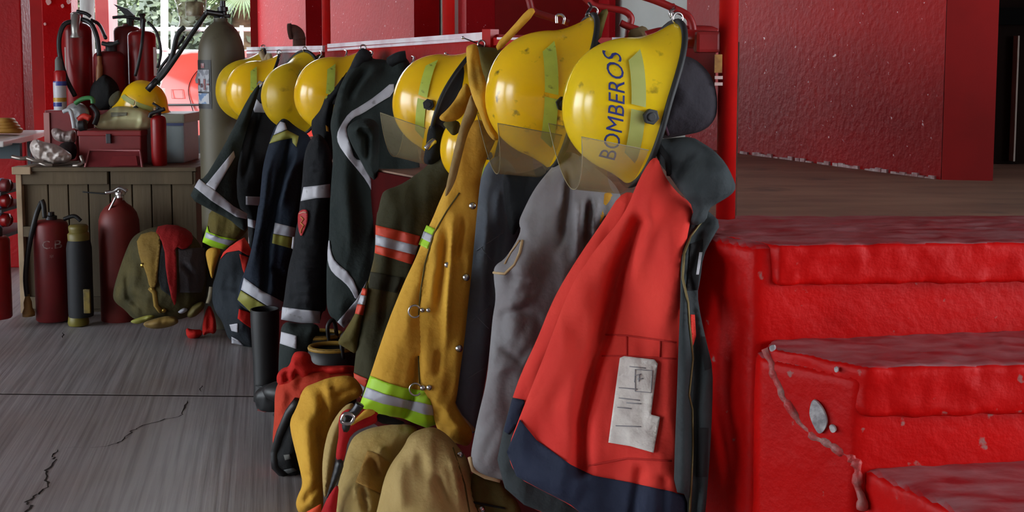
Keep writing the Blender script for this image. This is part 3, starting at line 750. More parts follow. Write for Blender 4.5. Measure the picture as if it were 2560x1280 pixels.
# ------------------------------------------------------------------ garments
M['coat_red'] = fabric('red_coat_cloth', (226, 66, 54), (214, 54, 46), nscale=5, bump=0.4)
M['navy'] = fabric('navy_cloth', (40, 46, 66), (34, 40, 58))
M['dark_grey'] = fabric('dark_grey_cloth', (58, 64, 66), (50, 56, 58))
M['black_tape'] = mat('black_hook_tape', (24, 24, 26), 0.95)
M['label'] = mat('crumpled_white_label', (232, 226, 216), 0.6, (206, 198, 190), 25, bump=0.6, bscale=50, bdist=0.008)
M['zip'] = mat('tarnished_zip', (112, 98, 62), 0.5, metal=0.6)
M['print'] = mat('faded_print', (150, 148, 150), 0.8)
M['grey_quilt'] = fabric('grey_quilted_lining', (140, 138, 140), (128, 122, 124), nscale=9, bump=0.6, bscale=28)
M['blue_quilt'] = fabric('blue_grey_lining', (108, 116, 126), (98, 106, 116), nscale=9, bump=0.5, bscale=28)
M['tan'] = fabric('tan_piping', (188, 160, 120))
M['olive'] = fabric('olive_cloth', (104, 92, 44), (86, 78, 40))
M['yellow_coat'] = fabric('yellow_ochre_cloth', (218, 168, 60), (204, 152, 52), nscale=5, bump=0.6, col3=(140, 110, 52), n3=3.2, c3=(0.56, 0.76))
M['beige_flap'] = fabric('beige_flap_cloth', (160, 132, 86), (150, 122, 78))
M['silver'] = mat('silver_reflective_tape', (186, 188, 196), 0.45, (172, 174, 184), 12, spec=0.6)
M['white_tape'] = mat('white_reflective_tape', (196, 196, 202), 0.5, (180, 180, 188), 14, col3=(140, 138, 140), n3=30)
M['hi_lime'] = mat('lime_reflective_tape', (176, 226, 36), 0.55, (164, 214, 34), 9)
M['dull_lime'] = mat('yellow_reflective_tape', (150, 148, 62), 0.6, (138, 136, 56), 12)
M['orange'] = mat('orange_red_tape', (224, 74, 40), 0.6, (206, 62, 36), 9)
M['dark_olive'] = fabric('sooty_olive_cloth', (62, 60, 40), (116, 94, 42), nscale=2.2, contrast=(0.5, 0.68))
M['green_black'] = fabric('green_black_cloth', (44, 52, 50), (36, 44, 43))
M['black_coat'] = fabric('black_coat_cloth', (32, 34, 37), (27, 29, 32))
M['black_quilt'] = fabric('black_quilted_cloth', (34, 36, 40), (28, 30, 33), bump=0.6, bscale=24, bstretch=(0.4, 0.4, 2.2) if False else None) if False else fabric('black_quilted_cloth', (34, 36, 40), (28, 30, 33), bump=0.6)
M['navy_coat'] = fabric('navy_coat_cloth', (36, 46, 60), (30, 39, 52))
M['khaki'] = fabric('khaki_cloth', (184, 158, 102), (172, 146, 90), nscale=5, bump=0.6)
M['khaki_d'] = fabric('worn_khaki_cloth', (178, 148, 82), (164, 142, 90), nscale=5, bump=0.6)
M['red_web'] = fabric('red_webbing', (178, 26, 30), (164, 22, 26))
M['orange_bag'] = fabric('orange_red_bag_cloth', (196, 66, 40), (178, 54, 34), nscale=6)
M['red_cloth'] = fabric('red_cloth', (198, 36, 26), (182, 30, 24))
GRP = 'firefighter coats hanging on the rack'

# ---- red coat, turned open, grey facing with zip
t = root_at('fire_coat', 'red coat with navy hem and white label, nearest the stairs', 'coat', 1600, 1275, 2.6, GRP)
YA = [(1760, 700, 2.47), (1690, 1250, 2.44), (1300, 1050, 2.62), (1500, 700, 2.66), (1640, 420, 2.60), (1480, 1200, 2.52)]
S = relief('sleeve', [(1560, 470), (1506, 555), (1439, 652), (1384, 744), (1341, 853), (1305, 927), (1281, 994), (1258, 1080), (1243, 1150), (1262, 1220), (1310, 1262), (1400, 1300), (1490, 1300), (1490, 1100), (1420, 900), (1560, 640), (1610, 500)],
    [(1540, 520, 2.68), (1300, 1000, 2.70), (1400, 1280, 2.66)], M['coat_red'], t, th=0.035, r=0.06, folds=[([(1540, 560), (1400, 800), (1320, 980)], 40, 0.02)])
patch(S, [(1281, 994), (1310, 1000), (1340, 1110), (1440, 1180), (1480, 1290), (1400, 1298), (1310, 1262), (1262, 1220), (1243, 1150), (1258, 1075)], M['dark_grey'], 'sleeve_end')
patch(S, [(1281, 996), (1312, 1002), (1300, 1050), (1272, 1086), (1259, 1078)], M['navy'], 'sleeve_band', eps=0.007)
S = relief('body', [(1640, 380), (1660, 440), (1700, 490), (1738, 512), (1724, 560), (1710, 640), (1704, 760), (1704, 900), (1702, 1050), (1700, 1150), (1720, 1240), (1724, 1330), (1640, 1330), (1540, 1310), (1460, 1290), (1426, 1262), (1347, 1222), (1290, 1192), (1266, 1130), (1300, 1040), (1340, 940), (1370, 865), (1426, 713), (1490, 620), (1560, 540), (1600, 440)],
    YA, M['coat_red'], t, th=0.03, r=0.05,
    folds=[([(1598, 560), (1545, 690), (1528, 770), (1505, 850), (1474, 960), (1458, 1050), (1455, 1170)], 20, -0.055, 1),
           ([(1570, 560), (1470, 740), (1400, 900), (1345, 1030)], 45, 0.03), ([(1520, 700), (1470, 850), (1425, 1010), (1400, 1120)], 22, 0.018),
           ([(1640, 420), (1620, 560), (1580, 760)], 24, 0.02), ([(1680, 500), (1672, 700), (1660, 860)], 26, 0.012), ([(1600, 1180), (1580, 1320)], 14, -0.02, 1), ([(1660, 1200), (1655, 1320)], 12, -0.015, 1)])
BODY_A = S
patch(S, q('i', (262, 900), (330, 985), (470, 1085), (560, 1130), (720, 1160), (800, 1178), (890, 1197), (905, 1203), (952, 1215), (955, 1360), (820, 1362), (655, 1330), (525, 1296), (470, 1250), (340, 1184), (248, 1134), (208, 1034)), M['navy'], 'hem_band', eps=0.005)
for pl in (q('i', (615, 552), (700, 556), (905, 584)), q('i', (600, 640), (700, 640), (905, 652)), q('i', (700, 560), (700, 640)), q('i', (838, 575), (836, 645)), q('i', (545, 1090), (700, 1060), (885, 1070))):
    line(S, pl, 0.0022, fabric('red_stitching', (190, 46, 40)), 'seam')
LB = patch(S, q('i', (672, 648), (690, 640), (815, 655), (828, 672), (800, 880), (838, 890), (810, 1037), (715, 1010), (625, 995)), M['label'], 'care_label', eps=0.008, g=5)
for (x0, y0, x1, y1) in ((712, 683, 778, 690), (735, 720, 760, 714), (735, 720, 733, 748), (745, 735, 768, 732), (668, 812, 755, 822), (668, 770, 745, 776), (662, 850, 720, 856), (655, 926, 760, 930), (700, 832, 760, 836), (752, 715, 750, 745)):
    pl = q('i', (x0, y0), (x1, y1)); line(S, pl, 0.0013, M['print'], 'printed_line', LB, eps=0.009)
line(S, q('i', (735, 785), (800, 790), (805, 700), (735, 695), (735, 785)), 0.001, M['print'], 'printed_line', LB, eps=0.009)
# facing strip, zip, hook tape
S = relief('facing', q('i', (960, -30), (975, 0), (1030, 40), (1090, 95), (1050, 160), (1014, 230), (1002, 330), (990, 385), (1002, 470), (1032, 600), (1054, 690), (1052, 850), (1042, 1050), (1032, 1180), (1018, 1340), (948, 1340), (950, 1210), (893, 1196), (898, 1000), (906, 800), (914, 560), (920, 420), (922, 250), (940, 120)),
    [(1740, 520, 2.58), (1740, 800, 2.44), (1740, 1260, 2.41), (1780, 700, 2.46)], M['dark_grey'], t, th=0.012, r=0.02, smooth=1,
    folds=[(q('i', (1000, 150), (955, 300), (970, 420), (985, 640), (972, 860), (978, 1080), (975, 1300)), 14, -0.025, 1), (q('i', (940, 200), (940, 700), (930, 1180)), 20, 0.012, 1)])
ZP_ = line(S, q('i', (1026, 64), (962, 150), (936, 220), (930, 320), (952, 420), (956, 500), (972, 650), (956, 800), (970, 860), (972, 1000), (966, 1150), (958, 1290)), 0.0028, M['zip'], 'zip', eps=0.003)
patch(S, q('i', (962, 180), (1012, 160), (992, 370), (946, 372)), M['black_tape'], 'hook_tape', eps=0.005)
patch(S, q('i', (998, 214), (1011, 214), (996, 306), (985, 306)), M['white_tape'], 'white_glint', eps=0.008, g=4)  # white patch painting a glint on the facing
patch(S, q('i', (990, 934), (1037, 934), (1031, 1137), (984, 1137)), M['black_tape'], 'hook_tape', eps=0.005)
patch(S, q('i', (1000, 560), (1022, 560), (1050, 690), (1020, 700)), M['black_tape'], 'hook_tape', eps=0.005)
patch(S, q('i', (962, 470), (980, 470), (985, 560), (968, 612)), M['coat_red'], 'red_backing', eps=0.004, g=4)
# collar
S = relief('collar', q('g', (1080, 800), (1180, 788), (1300, 780), (1370, 820), (1430, 860), (1495, 930), (1535, 1010), (1556, 1070), (1530, 1112), (1450, 1160), (1400, 1190), (1385, 1260), (1330, 1290), (1290, 1280), (1315, 1190), (1240, 1100), (1170, 1000), (1100, 910)),
    [(1650, 380, 2.64), (1830, 470, 2.52), (1730, 540, 2.54)], M['dark_grey'], t, th=0.022, r=0.03, smooth=1, folds=[(q('g', (1390, 850), (1280, 950), (1190, 1080)), 12, -0.02), (q('g', (1440, 920), (1350, 1040), (1290, 1180)), 26, 0.015)])
line(S, q('g', (1110, 830), (1160, 900), (1175, 1000)), 0.007, M['black_cloth'], 'drawstring')

# ---- grey lined coat
t = root_at('fire_coat', 'olive coat hanging open to its grey quilted lining, left of the red coat', 'coat', 1300, 1270, 3.0, GRP)
quilt = []
S = relief('lining', q('g', (560, 890)) + q('g', (480, 980), (400, 1080), (340, 1200), (310, 1270)) + q('i', (270, 130), (205, 240), (158, 268), (153, 310), (165, 400), (150, 480), (140, 600), (125, 750), (92, 880), (76, 960), (58, 1055), (72, 1108), (120, 1134), (182, 1150), (260, 1160)) + [(1330, 1000), (1400, 800), (1480, 690), (1560, 540), (1550, 470), (1490, 420), (1430, 375)],
    [(1420, 420, 2.98), (1200, 1100, 2.88), (1260, 650, 2.92), (1480, 540, 2.96)], M['grey_quilt'], t, th=0.04, r=0.07,
    folds=[([(1424, 400), (1412, 520), (1390, 640)], 12, -0.035), ([(1452, 480), (1440, 660)], 11, 0.03), ([(1475, 480), (1462, 640)], 8, -0.03), ([(1492, 480), (1482, 620)], 9, 0.025),
           ([(1320, 590), (1300, 720), (1280, 900)], 30, 0.02), ([(1260, 690), (1330, 700)], 10, -0.012), ([(1250, 770), (1340, 740)], 12, 0.012), ([(1240, 790), (1330, 770)], 9, -0.012), ([(1240, 860), (1300, 900), (1330, 860)], 8, -0.010), ([(1230, 930), (1300, 915)], 9, 0.009), ([(1285, 600), (1262, 660)], 10, -0.012)], wr=0.009, ws=(0.05, 0.08))
line(S, q('i', (58, 1055), (72, 1108), (120, 1134), (182, 1150)), 0.007, M['tan'], 'piping', eps=0.0)
line(S, q('i', (154, 298), (200, 303), (240, 265), (262, 215), (272, 165)), 0.0035, M['tan'], 'stitching')
line(S, q('i', (200, 262), (225, 215), (262, 165)), 0.0025, M['tan'], 'stitching')
S2 = relief('shell_hem', q('i', (66, 1098), (180, 1140), (205, 1180), (265, 1250), (270, 1330), (70, 1330), (60, 1200)), 2.93, M['olive'], t, th=0.02, r=0.03, smooth=1)
stud(S2, *q('i', (105, 1268))[0], 0.009, M['steel'])
patch(S2, q('i', (66, 1235), (200, 1262), (205, 1270), (66, 1245)), M['black_cloth'], 'hem_dark_strip', g=5)  # dark strip across the olive hem
relief('shell_edge', [(1498, 480), (1535, 478), (1530, 520), (1494, 575), (1482, 570)], 2.93, M['yellow_coat'], t, th=0.012, r=0.02, g=6, smooth=1)
relief('dark_side', [(1255, 420), (1300, 440), (1400, 395), (1420, 420), (1330, 520), (1300, 560), (1280, 600), (1262, 520)], 3.12, M['black_coat'], t, th=0.03, r=0.05)
relief('hanging_loop', q('g', (775, 62), (832, 45), (800, 150), (780, 230), (735, 225), (755, 140)), 3.05, M['olive'], t, th=0.008, r=0.01, g=6, smooth=1)
relief('collar', q('g', (680, 190), (740, 215), (800, 265), (760, 310), (700, 300), (670, 260)), 3.1, M['black_cloth'], t, th=0.02, r=0.03, g=6, smooth=1)

# ---- yellow coat
t = root_at('fire_coat', 'yellow coat with lime and silver cuffs and silver snaps, blue grey lining', 'coat', 1120, 1110, 3.15, GRP)
S = relief('lining', [(1198, 440), (1235, 385), (1275, 400), (1300, 450), (1300, 520), (1300, 600), (1290, 680), (1262, 720), (1240, 770), (1228, 830), (1222, 900), (1208, 980), (1194, 1060), (1186, 1090), (1150, 1060), (1120, 1010), (1130, 900), (1150, 700)],
    [(1230, 420, 3.22), (1160, 1000, 3.12)], M['blue_quilt'], t, th=0.03, r=0.05, folds=[([(1250, 420), (1245, 600), (1215, 800)], 12, -0.02), ([(1225, 460), (1205, 800)], 14, 0.018)])
for pl in (q('h', (865, 360), (1030, 250)), q('h', (890, 340), (965, 430)), q('h', (830, 800), (950, 700)), q('h', (860, 760), (940, 840)), q('h', (790, 1160), (920, 1080))):
    line(S, pl, 0.0014, fabric('grey_thread', (128, 134, 142)), 'quilting')
line(S, q('e', (1425, 560), (1470, 640), (1560, 735)), 0.006, M['tan'], 'piping', eps=0.004)
Sv = relief('sleeve', [(1149, 400), (1128, 440), (1100, 500), (1080, 550), (1060, 590), (1042, 640), (1015, 695), (994, 745), (970, 805), (945, 878), (925, 940), (898, 1016), (919, 1028), (960, 1039), (1005, 1045), (1035, 1058), (1067, 1070), (1090, 1060), (1095, 1000), (1085, 880), (1075, 780), (1090, 650), (1130, 540), (1160, 470)],
    [(1120, 480, 3.24), (960, 1000, 3.10), (1060, 1020, 3.10)], M['yellow_coat'], t, th=0.055, r=0.085,
    folds=[([(1046, 900), (1035, 980), (1012, 1050)], 9, -0.03, 1), ([(1080, 600), (1010, 800), (975, 930)], 30, 0.015)])
B = patch(Sv, [(925, 939), (962, 955), (1009, 969), (1050, 975), (1092, 985), (1094, 1060), (1067, 1070), (1035, 1058), (1005, 1045), (960, 1039), (919, 1028), (898, 1015)], M['hi_lime'], 'lime_band', eps=0.005)
patch(Sv, [(916, 968), (960, 985), (1008, 998), (1050, 1006), (1090, 1016), (1091, 1040), (1060, 1036), (1010, 1020), (958, 1010), (907, 993)], M['silver'], 'silver_stripe', eps=0.009, g=5)
patch(Sv, q('h', (557, 203), (612, 228), (566, 352), (508, 322)), M['hi_lime'], 'lime_band', g=5)
patch(Sv, q('h', (540, 240), (598, 268), (582, 312), (525, 285)), M['silver'], 'silver_stripe', eps=0.008, g=4)
Sf = relief('front', [(1212, 300), (1241, 339), (1237, 357), (1215, 399), (1202, 440), (1194, 515), (1186, 602), (1178, 691), (1170, 764), (1162, 846), (1152, 915), (1142, 996), (1137, 1010), (1156, 1044), (1184, 1077), (1175, 1117), (1144, 1110), (1106, 1096), (1087, 1060), (1078, 1002), (1056, 995), (1047, 912), (1042, 805), (1050, 724), (1060, 659), (1083, 586), (1105, 520), (1122, 450), (1137, 390), (1155, 330), (1180, 300)],
    [(1200, 340, 3.16), (1100, 1000, 3.06), (1160, 700, 3.10)], M['yellow_coat'], t, th=0.022, r=0.035,
    folds=[(q('h', (760, 60), (720, 200), (710, 400), (690, 600), (680, 900), (670, 1050)), 9, 0.025), (q('h', (700, 180), (670, 330), (640, 560), (620, 800)), 10, -0.022), (q('h', (790, 120), (750, 330), (720, 460)), 9, -0.02), (q('h', (600, 340), (560, 500), (545, 700)), 10, -0.012),
           (q('h', (640, 950), (620, 1150)), 9, -0.016), (q('h', (820, 350), (800, 600)), 8, 0.008), (q('e', (1300, 560), (1330, 700), (1420, 780)), 9, -0.014), (q('e', (1360, 540), (1400, 660), (1500, 760)), 9, 0.012)], g=7)
line(Sf, q('h', (760, 5), (680, 120), (602, 255), (548, 440), (522, 600), (504, 800), (508, 1000), (514, 1190)), 0.0022, M['olive'], 'seam')
for (x, y, rr) in ((840, 85, .010), (800, 525, .010), (757, 962, .010), (685, 448, .008), (532, 727, .0065), (570, 727, .0065), (535, 1205, .008), (575, 1203, .008)):
    stud(Sf, *q('h', (x, y))[0], rr, M['steel'])
for (x, y) in ((485, 735), (490, 1215)):
    cx, cy = q('h', (x, y))[0]; Yd = 3.04
    tube('hook_ring', [P(cx + 15 * math.cos(a), cy + 15 * math.sin(a), Yd) for a in [math.radians(40 + k * 32) for k in range(10)]], 0.0028, M['steel'], t, 6)
# collar: long folded strip from the nail, left flap, beige storm flap
relief('collar_back', [(1186, 112), (1205, 118), (1236, 118), (1262, 130), (1262, 190), (1240, 260), (1216, 240), (1200, 160)], 3.26, M['olive'], t, th=0.02, r=0.03, g=7)
relief('collar_strip', q('n', (530, 170), (560, 140), (640, 120), (665, 180), (700, 400), (760, 560), (770, 760), (790, 960), (900, 1140), (830, 1170), (740, 1050), (690, 900), (600, 700), (560, 540), (545, 360)), [(1180, 130, 3.22), (1215, 280, 3.06), (1240, 350, 3.08)], M['yellow_coat'], t, th=0.022, r=0.022, g=6, smooth=2, folds=[(q('n', (620, 200), (640, 450), (700, 700)), 7, -0.01)])
relief('collar_flap', q('n', (235, 910), (330, 830), (420, 720), (470, 620), (530, 535), (570, 580), (590, 700), (540, 820), (480, 920), (380, 960), (280, 955)), [(1100, 295, 3.14), (1170, 230, 3.2)], M['yellow_coat'], t, th=0.018, r=0.02, g=6)
relief('collar_under', q('n', (270, 960), (460, 930), (480, 1050), (400, 1120), (330, 1040)), 3.24, M['olive'], t, th=0.015, r=0.02, g=6)
relief('storm_flap', q('n', (590, 640), (640, 740), (670, 850), (560, 1060), (520, 1200), (470, 1400), (420, 1600), (330, 1760), (300, 1740), (400, 1280), (470, 1000), (540, 800)), [(1180, 240, 3.12), (1130, 440, 3.08)], M['beige_flap'], t, th=0.014, r=0.02, g=6)
relief('hanging_loop', q('g', (360, 55), (395, 42), (410, 75), (300, 190), (195, 300), (178, 255), (270, 160)), [(1330, 25, 3.1), (1240, 125, 3.2)], M['yellow_coat'], t, th=0.006, r=0.01, g=6, smooth=1)

# ---- sooty olive coat with orange bands
t = root_at('fire_coat', 'sooty olive coat with orange and silver bands, left of the yellow coat', 'coat', 930, 1000, 3.65, GRP)
S = relief('body', q('f', (800, 660), (720, 740), (660, 830), (600, 900), (520, 960), (430, 1020), (320, 1055), (300, 1100), (280, 1200)) + q('h', (250, 130), (240, 300), (235, 400), (215, 480), (190, 580), (160, 720), (145, 830), (120, 1000), (108, 1120), (105, 1220)) + q('e', (757, 400), (770, 470), (810, 530)) + [(960, 1000), (1010, 850), (1060, 700), (1110, 560), (1170, 420), (1180, 340)],
    [(1120, 380, 3.72), (900, 990, 3.55), (1000, 700, 3.62)], M['dark_olive'], t, th=0.05, r=0.08, folds=[([(950, 500), (925, 700), (900, 900)], 30, 0.02), ([(1010, 520), (970, 720), (940, 900)], 16, -0.015)])
patch(S, q('h', (243, 203), (400, 240), (520, 272), (505, 332), (380, 300), (243, 262)), M['orange'], 'orange_band')
patch(S, q('h', (243, 262), (380, 300), (505, 332), (488, 388), (370, 358), (242, 326)), M['silver'], 'silver_stripe')
patch(S, q('h', (242, 326), (370, 358), (490, 388), (468, 447), (350, 410), (238, 376)), M['orange'], 'orange_band')
patch(S, q('e', (757, 352), (800, 372), (856, 395), (838, 450), (765, 402)), M['orange'], 'orange_band', g=5)
patch(S, q('e', (765, 402), (838, 450), (815, 510), (766, 455)), M['silver'], 'silver_stripe', g=5)
patch(S, q('e', (766, 455), (815, 510), (808, 528), (772, 480)), M['orange'], 'orange_band', g=5)
patch(S, q('h', (212, 490), (405, 525), (372, 622), (200, 590)), fabric('sooty_patch', (44, 42, 30), (50, 48, 34)), 'pocket_flap', eps=0.005)
S = relief('sleeve', q('h', (200, 540), (185, 570), (150, 680), (100, 780), (50, 860), (5, 928), (40, 950), (135, 1008), (150, 900), (165, 780), (200, 640)), 3.58, M['olive'], t, th=0.04, r=0.05, g=7, smooth=1)
patch(S, q('h', (163, 590), (192, 596), (188, 640), (152, 632)), M['orange'], 'orange_band', g=5)
patch(S, q('h', (152, 632), (188, 640), (178, 695), (132, 688)), M['silver'], 'silver_stripe', g=5)
patch(S, q('h', (130, 690), (178, 698), (168, 760), (116, 748)), M['orange'], 'orange_band', g=5)
relief('collar', q('n', (130, 1000), (210, 960), (330, 1050), (330, 1200), (290, 1380), (160, 1420), (70, 1400), (100, 1250)), 3.70, M['black_coat'], t, th=0.03, r=0.04, g=7)
tube('clasp', [P(1066, 372, 3.62), P(1076, 360, 3.62), P(1086, 352, 3.63)], 0.010, M['steel'], t, 8)

# ---- green black coat with curved white stripes
t = root_at('fire_coat', 'green black coat with long curved white stripes, behind the sooty olive coat', 'coat', 900, 820, 4.15, GRP)
S = relief('body', q('c', (1270, 25), (1340, 30), (1370, 80), (1430, 80), (1500, 95), (1580, 50), (1640, 90)) + [(1035, 200), (1030, 300), (1050, 400), (1050, 480), (1020, 560), (985, 640), (955, 700), (930, 740), (905, 780)] + q('d', (1240, 850), (1160, 992), (1110, 945), (1040, 880), (1035, 700), (1038, 500), (1055, 330), (1062, 50)) + q('c', (1065, 1100), (1070, 980), (1085, 800), (1075, 650), (1062, 560), (1080, 470), (1120, 300), (1200, 150)),
    [(930, 160, 4.32), (870, 800, 4.1), (960, 400, 4.22)], M['green_black'], t, th=0.05, r=0.08,
    folds=[(q('c', (1300, 60), (1180, 260), (1120, 480), (1100, 700)), 12, 0.03), (q('c', (1450, 110), (1300, 260), (1210, 420)), 14, 0.025), (q('c', (1380, 110), (1240, 250), (1150, 420)), 9, -0.025), (q('c', (1140, 700), (1180, 1000)) + q('d', (1220, 300), (1230, 520)), 20, 0.03), (q('c', (1080, 760), (1090, 1200)), 9, -0.02), (q('c', (1400, 950), (1440, 1200)) + q('d', (1370, 420)), 10, -0.025)])
patch(S, q('c', (1525, 238), (1400, 345), (1280, 425), (1200, 470), (1140, 560), (1110, 630), (1120, 700), (1190, 800), (1250, 870), (1330, 970), (1385, 1080), (1365, 960), (1310, 820), (1240, 808), (1215, 720), (1182, 620), (1182, 565), (1232, 505), (1290, 482), (1410, 405), (1528, 335)), M['white_tape'], 'white_stripe', g=5, smooth=1)
patch(S, q('d', (1055, 325), (1042, 430), (1046, 520), (1080, 590), (1170, 660), (1215, 715), (1250, 790), (1278, 750), (1215, 600), (1100, 510), (1068, 440)), M['white_tape'], 'white_stripe', g=5, smooth=1)
patch(S, q('d', (1250, 788), (1115, 945), (1162, 990), (1228, 925), (1282, 800), (1330, 645), (1275, 748)), M['white_tape'], 'white_stripe', g=5, smooth=0)
relief('sleeve', q('c', (1175, 590), (1230, 530), (1330, 505), (1400, 530), (1425, 600), (1420, 800), (1410, 980), (1340, 930), (1290, 830), (1215, 700)), 4.14, M['green_black'], t, th=0.06, r=0.06, g=6, folds=[(q('c', (1250, 580), (1330, 640), (1340, 850)), 8, -0.035), (q('c', (1230, 600), (1300, 560), (1390, 590)), 7, 0.02)])
relief('collar', q('c', (1262, 20), (1300, 0), (1350, 20), (1380, 75), (1330, 130), (1270, 190), (1210, 250), (1195, 160)), 4.3, M['black_coat'], t, th=0.03, r=0.03, g=6)
tube('collar_tip', [P(*q('c', (1500, 100))[0], 4.22), P(*q('c', (1560, 70))[0], 4.2), P(*q('c', (1615, 60))[0], 4.2)], 0.02, M['black_coat'], t, 8)

# ---- black coat with quilted sleeve and red badge
t = root_at('fire_coat', 'black coat with quilted sleeve, two white bands and a red shield badge', 'coat', 760, 810, 4.2, GRP)
S0 = relief('body', q('c', (1290, 30), (1210, 130), (1080, 250), (940, 350), (968, 400), (925, 520), (930, 640), (1000, 760), (1080, 900), (1090, 500), (1200, 180)), 4.42, M['black_coat'], t, th=0.04, r=0.05, g=7, smooth=1, folds=[(q('c', (1200, 200), (1060, 400), (1000, 600)), 12, 0.03)])
S = relief('sleeve', q('c', (960, 620), (900, 690), (870, 800), (860, 960), (845, 1120), (830, 1250)) + q('d', (815, 260), (795, 410), (765, 520), (745, 640), (725, 800), (712, 860), (706, 932), (850, 958), (990, 958), (1003, 870), (1042, 860), (1052, 500), (1066, 60)) + q('c', (1072, 1000), (1085, 860), (1060, 720), (1010, 640)),
    [(800, 400, 4.35), (760, 800, 4.2)], M['black_quilt'], t, th=0.06, r=0.08, g=7,
    folds=[(q('d', (830 - k * 12, 350 + k * 75), (920, 345 + k * 75), (1030, 350 + k * 75)), 5, 0.012) for k in range(7)] + [(q('c', (880, 850 + k * 60), (960, 830 + k * 60)), 4, 0.01) for k in range(3)])
patch(S, q('c', (868, 1012), (960, 1002), (1062, 988), (1066, 1088), (960, 1092), (848, 1114)), M['white_tape'], 'white_band', g=5)
patch(S, q('d', (714, 836), (850, 855), (992, 868), (988, 955), (850, 952), (706, 928)), M['white_tape'], 'white_band', g=5)
bd = patch(S, q('d', (832, 145), (865, 124), (902, 132), (902, 200), (882, 270), (852, 333), (830, 270), (826, 190)), mat('badge_red', (176, 30, 36), 0.6), 'badge', g=4, smooth=1, eps=0.006)
line(S, q('d', (850, 180), (870, 200), (850, 225), (872, 245), (852, 275), (850, 300)), 0.003, mat('badge_gold', (190, 120, 60), 0.6), 'badge_emblem', bd, eps=0.008)
line(S, q('d', (838, 158), (865, 146), (893, 152)), 0.0025, mat('badge_text', (206, 150, 130), 0.6), 'badge_lettering', bd, eps=0.008)
line(S, q('d', (800, 330), (793, 410)), 0.006, M['white_tape'], 'edge_stripe')
patch(S0, q('c', (1030, 560), (1050, 575), (1055, 610), (1035, 605)), mat('ochre_tag', (200, 150, 50), 0.6), 'tag', g=4)

# ---- dark trousers below it
t = root_at('turnout_trousers', 'dark green trousers with one white knee band under the black coat', 'trousers', 730, 960, 4.0)
S = relief('leg', q('d', (715, 935), (850, 960), (985, 955), (985, 1060), (900, 1200), (820, 1400), (740, 1700), (690, 1700), (685, 1280), (695, 1080)), 4.05, M['green_black'], t, th=0.06, r=0.07, g=7)
patch(S, q('d', (706, 1016), (818, 1046), (818, 1142), (697, 1102)), M['white_tape'], 'white_band', g=5)

# ---- navy coat
t = root_at('fire_coat', 'navy blue coat with silver and dull yellow bands, right of the leftmost coat', 'coat', 660, 780, 4.6, GRP)
S = relief('body', q('c', (730, 500), (680, 545), (650, 600), (618, 690), (575, 850), (560, 1000), (545, 1180)) + q('d', (545, 60), (520, 250), (490, 420), (450, 560), (410, 650), (385, 780), (400, 822), (480, 872), (560, 888), (640, 872), (716, 870), (735, 740), (760, 600), (800, 400), (830, 260), (850, 60)) + q('c', (870, 1000), (880, 820), (940, 700), (900, 620), (820, 580)),
    [(740, 340, 4.72), (640, 760, 4.5), (760, 640, 4.62)], M['navy_coat'], t, th=0.05, r=0.08, g=7,
    folds=[(q('c', (700, 640), (610, 900), (560, 1280)) + q('d', (520, 400), (480, 640)), 8, 0.03), (q('c', (760, 680), (700, 900), (640, 1280)) + q('d', (610, 300), (590, 700)), 9, -0.04, 1), (q('c', (740, 660), (680, 880), (610, 1250)), 7, 0.02), (q('c', (860, 720), (760, 950), (690, 1200)), 9, 0.03), (q('c', (820, 720), (740, 900), (680, 1150)), 6, -0.02), (q('d', (620, 540), (740, 600)), 10, -0.02)])
patch(S, q('c', (700, 535), (735, 545), (750, 592), (652, 632), (678, 565)), M['silver'], 'silver_stripe', g=5)
patch(S, q('c', (620, 695), (648, 637), (750, 597), (835, 640), (818, 720), (790, 690), (785, 655), (700, 672)), M['dull_lime'], 'yellow_band', g=5)
patch(S, q('d', (660, 223), (812, 260), (806, 332), (650, 302)), M['silver'], 'silver_stripe', g=5)
patch(S, q('d', (648, 305), (802, 334), (792, 414), (640, 372)), M['dull_lime'], 'yellow_band', g=5)
patch(S, q('d', (435, 622), (560, 715), (700, 788), (722, 800), (716, 862), (660, 862), (560, 800), (414, 710)), M['silver'], 'silver_stripe', g=5)
patch(S, q('d', (413, 716), (560, 806), (656, 866), (560, 886), (480, 870), (388, 782)), M['dull_lime'], 'yellow_band', g=5)

# ---- leftmost dark coat
t = root_at('fire_coat', 'leftmost dark coat with white bands, its sleeve swung out to the left', 'coat', 600, 580, 5.0, GRP)
S = relief('body', q('c', (840, 40), (770, 105), (660, 170), (570, 240), (520, 330), (470, 480), (400, 700), (350, 900), (350, 1150), (455, 1215), (462, 1275)) + q('d', (465, 260), (470, 330), (475, 410), (510, 400), (530, 270), (560, 60)) + q('c', (600, 950), (620, 840), (660, 690), (720, 545), (690, 430), (670, 300), (740, 190), (860, 70)),
    [(720, 180, 5.15), (600, 500, 5.0)], M['black_coat'], t, th=0.05, r=0.08, g=6, folds=[(q('c', (560, 400), (480, 700), (430, 1000)), 9, -0.03)])
patch(S, q('c', (548, 236), (580, 250), (515, 335), (505, 290)), M['white_tape'], 'white_stripe', g=4)
patch(S, q('c', (520, 360), (545, 388), (552, 402), (640, 418), (655, 472), (512, 468), (498, 425)), M['white_tape'], 'white_stripe', g=4)
patch(S, q('c', (450, 1078), (560, 1082), (556, 1147), (450, 1140)), M['white_tape'], 'white_band', g=4)
patch(S, q('d', (464, 193), (520, 208), (516, 265), (464, 250)), M['white_tape'], 'white_band', g=4)
patch(S, q('c', (440, 520), (455, 500), (420, 620), (398, 645)), M['white_tape'], 'white_stripe', g=4)
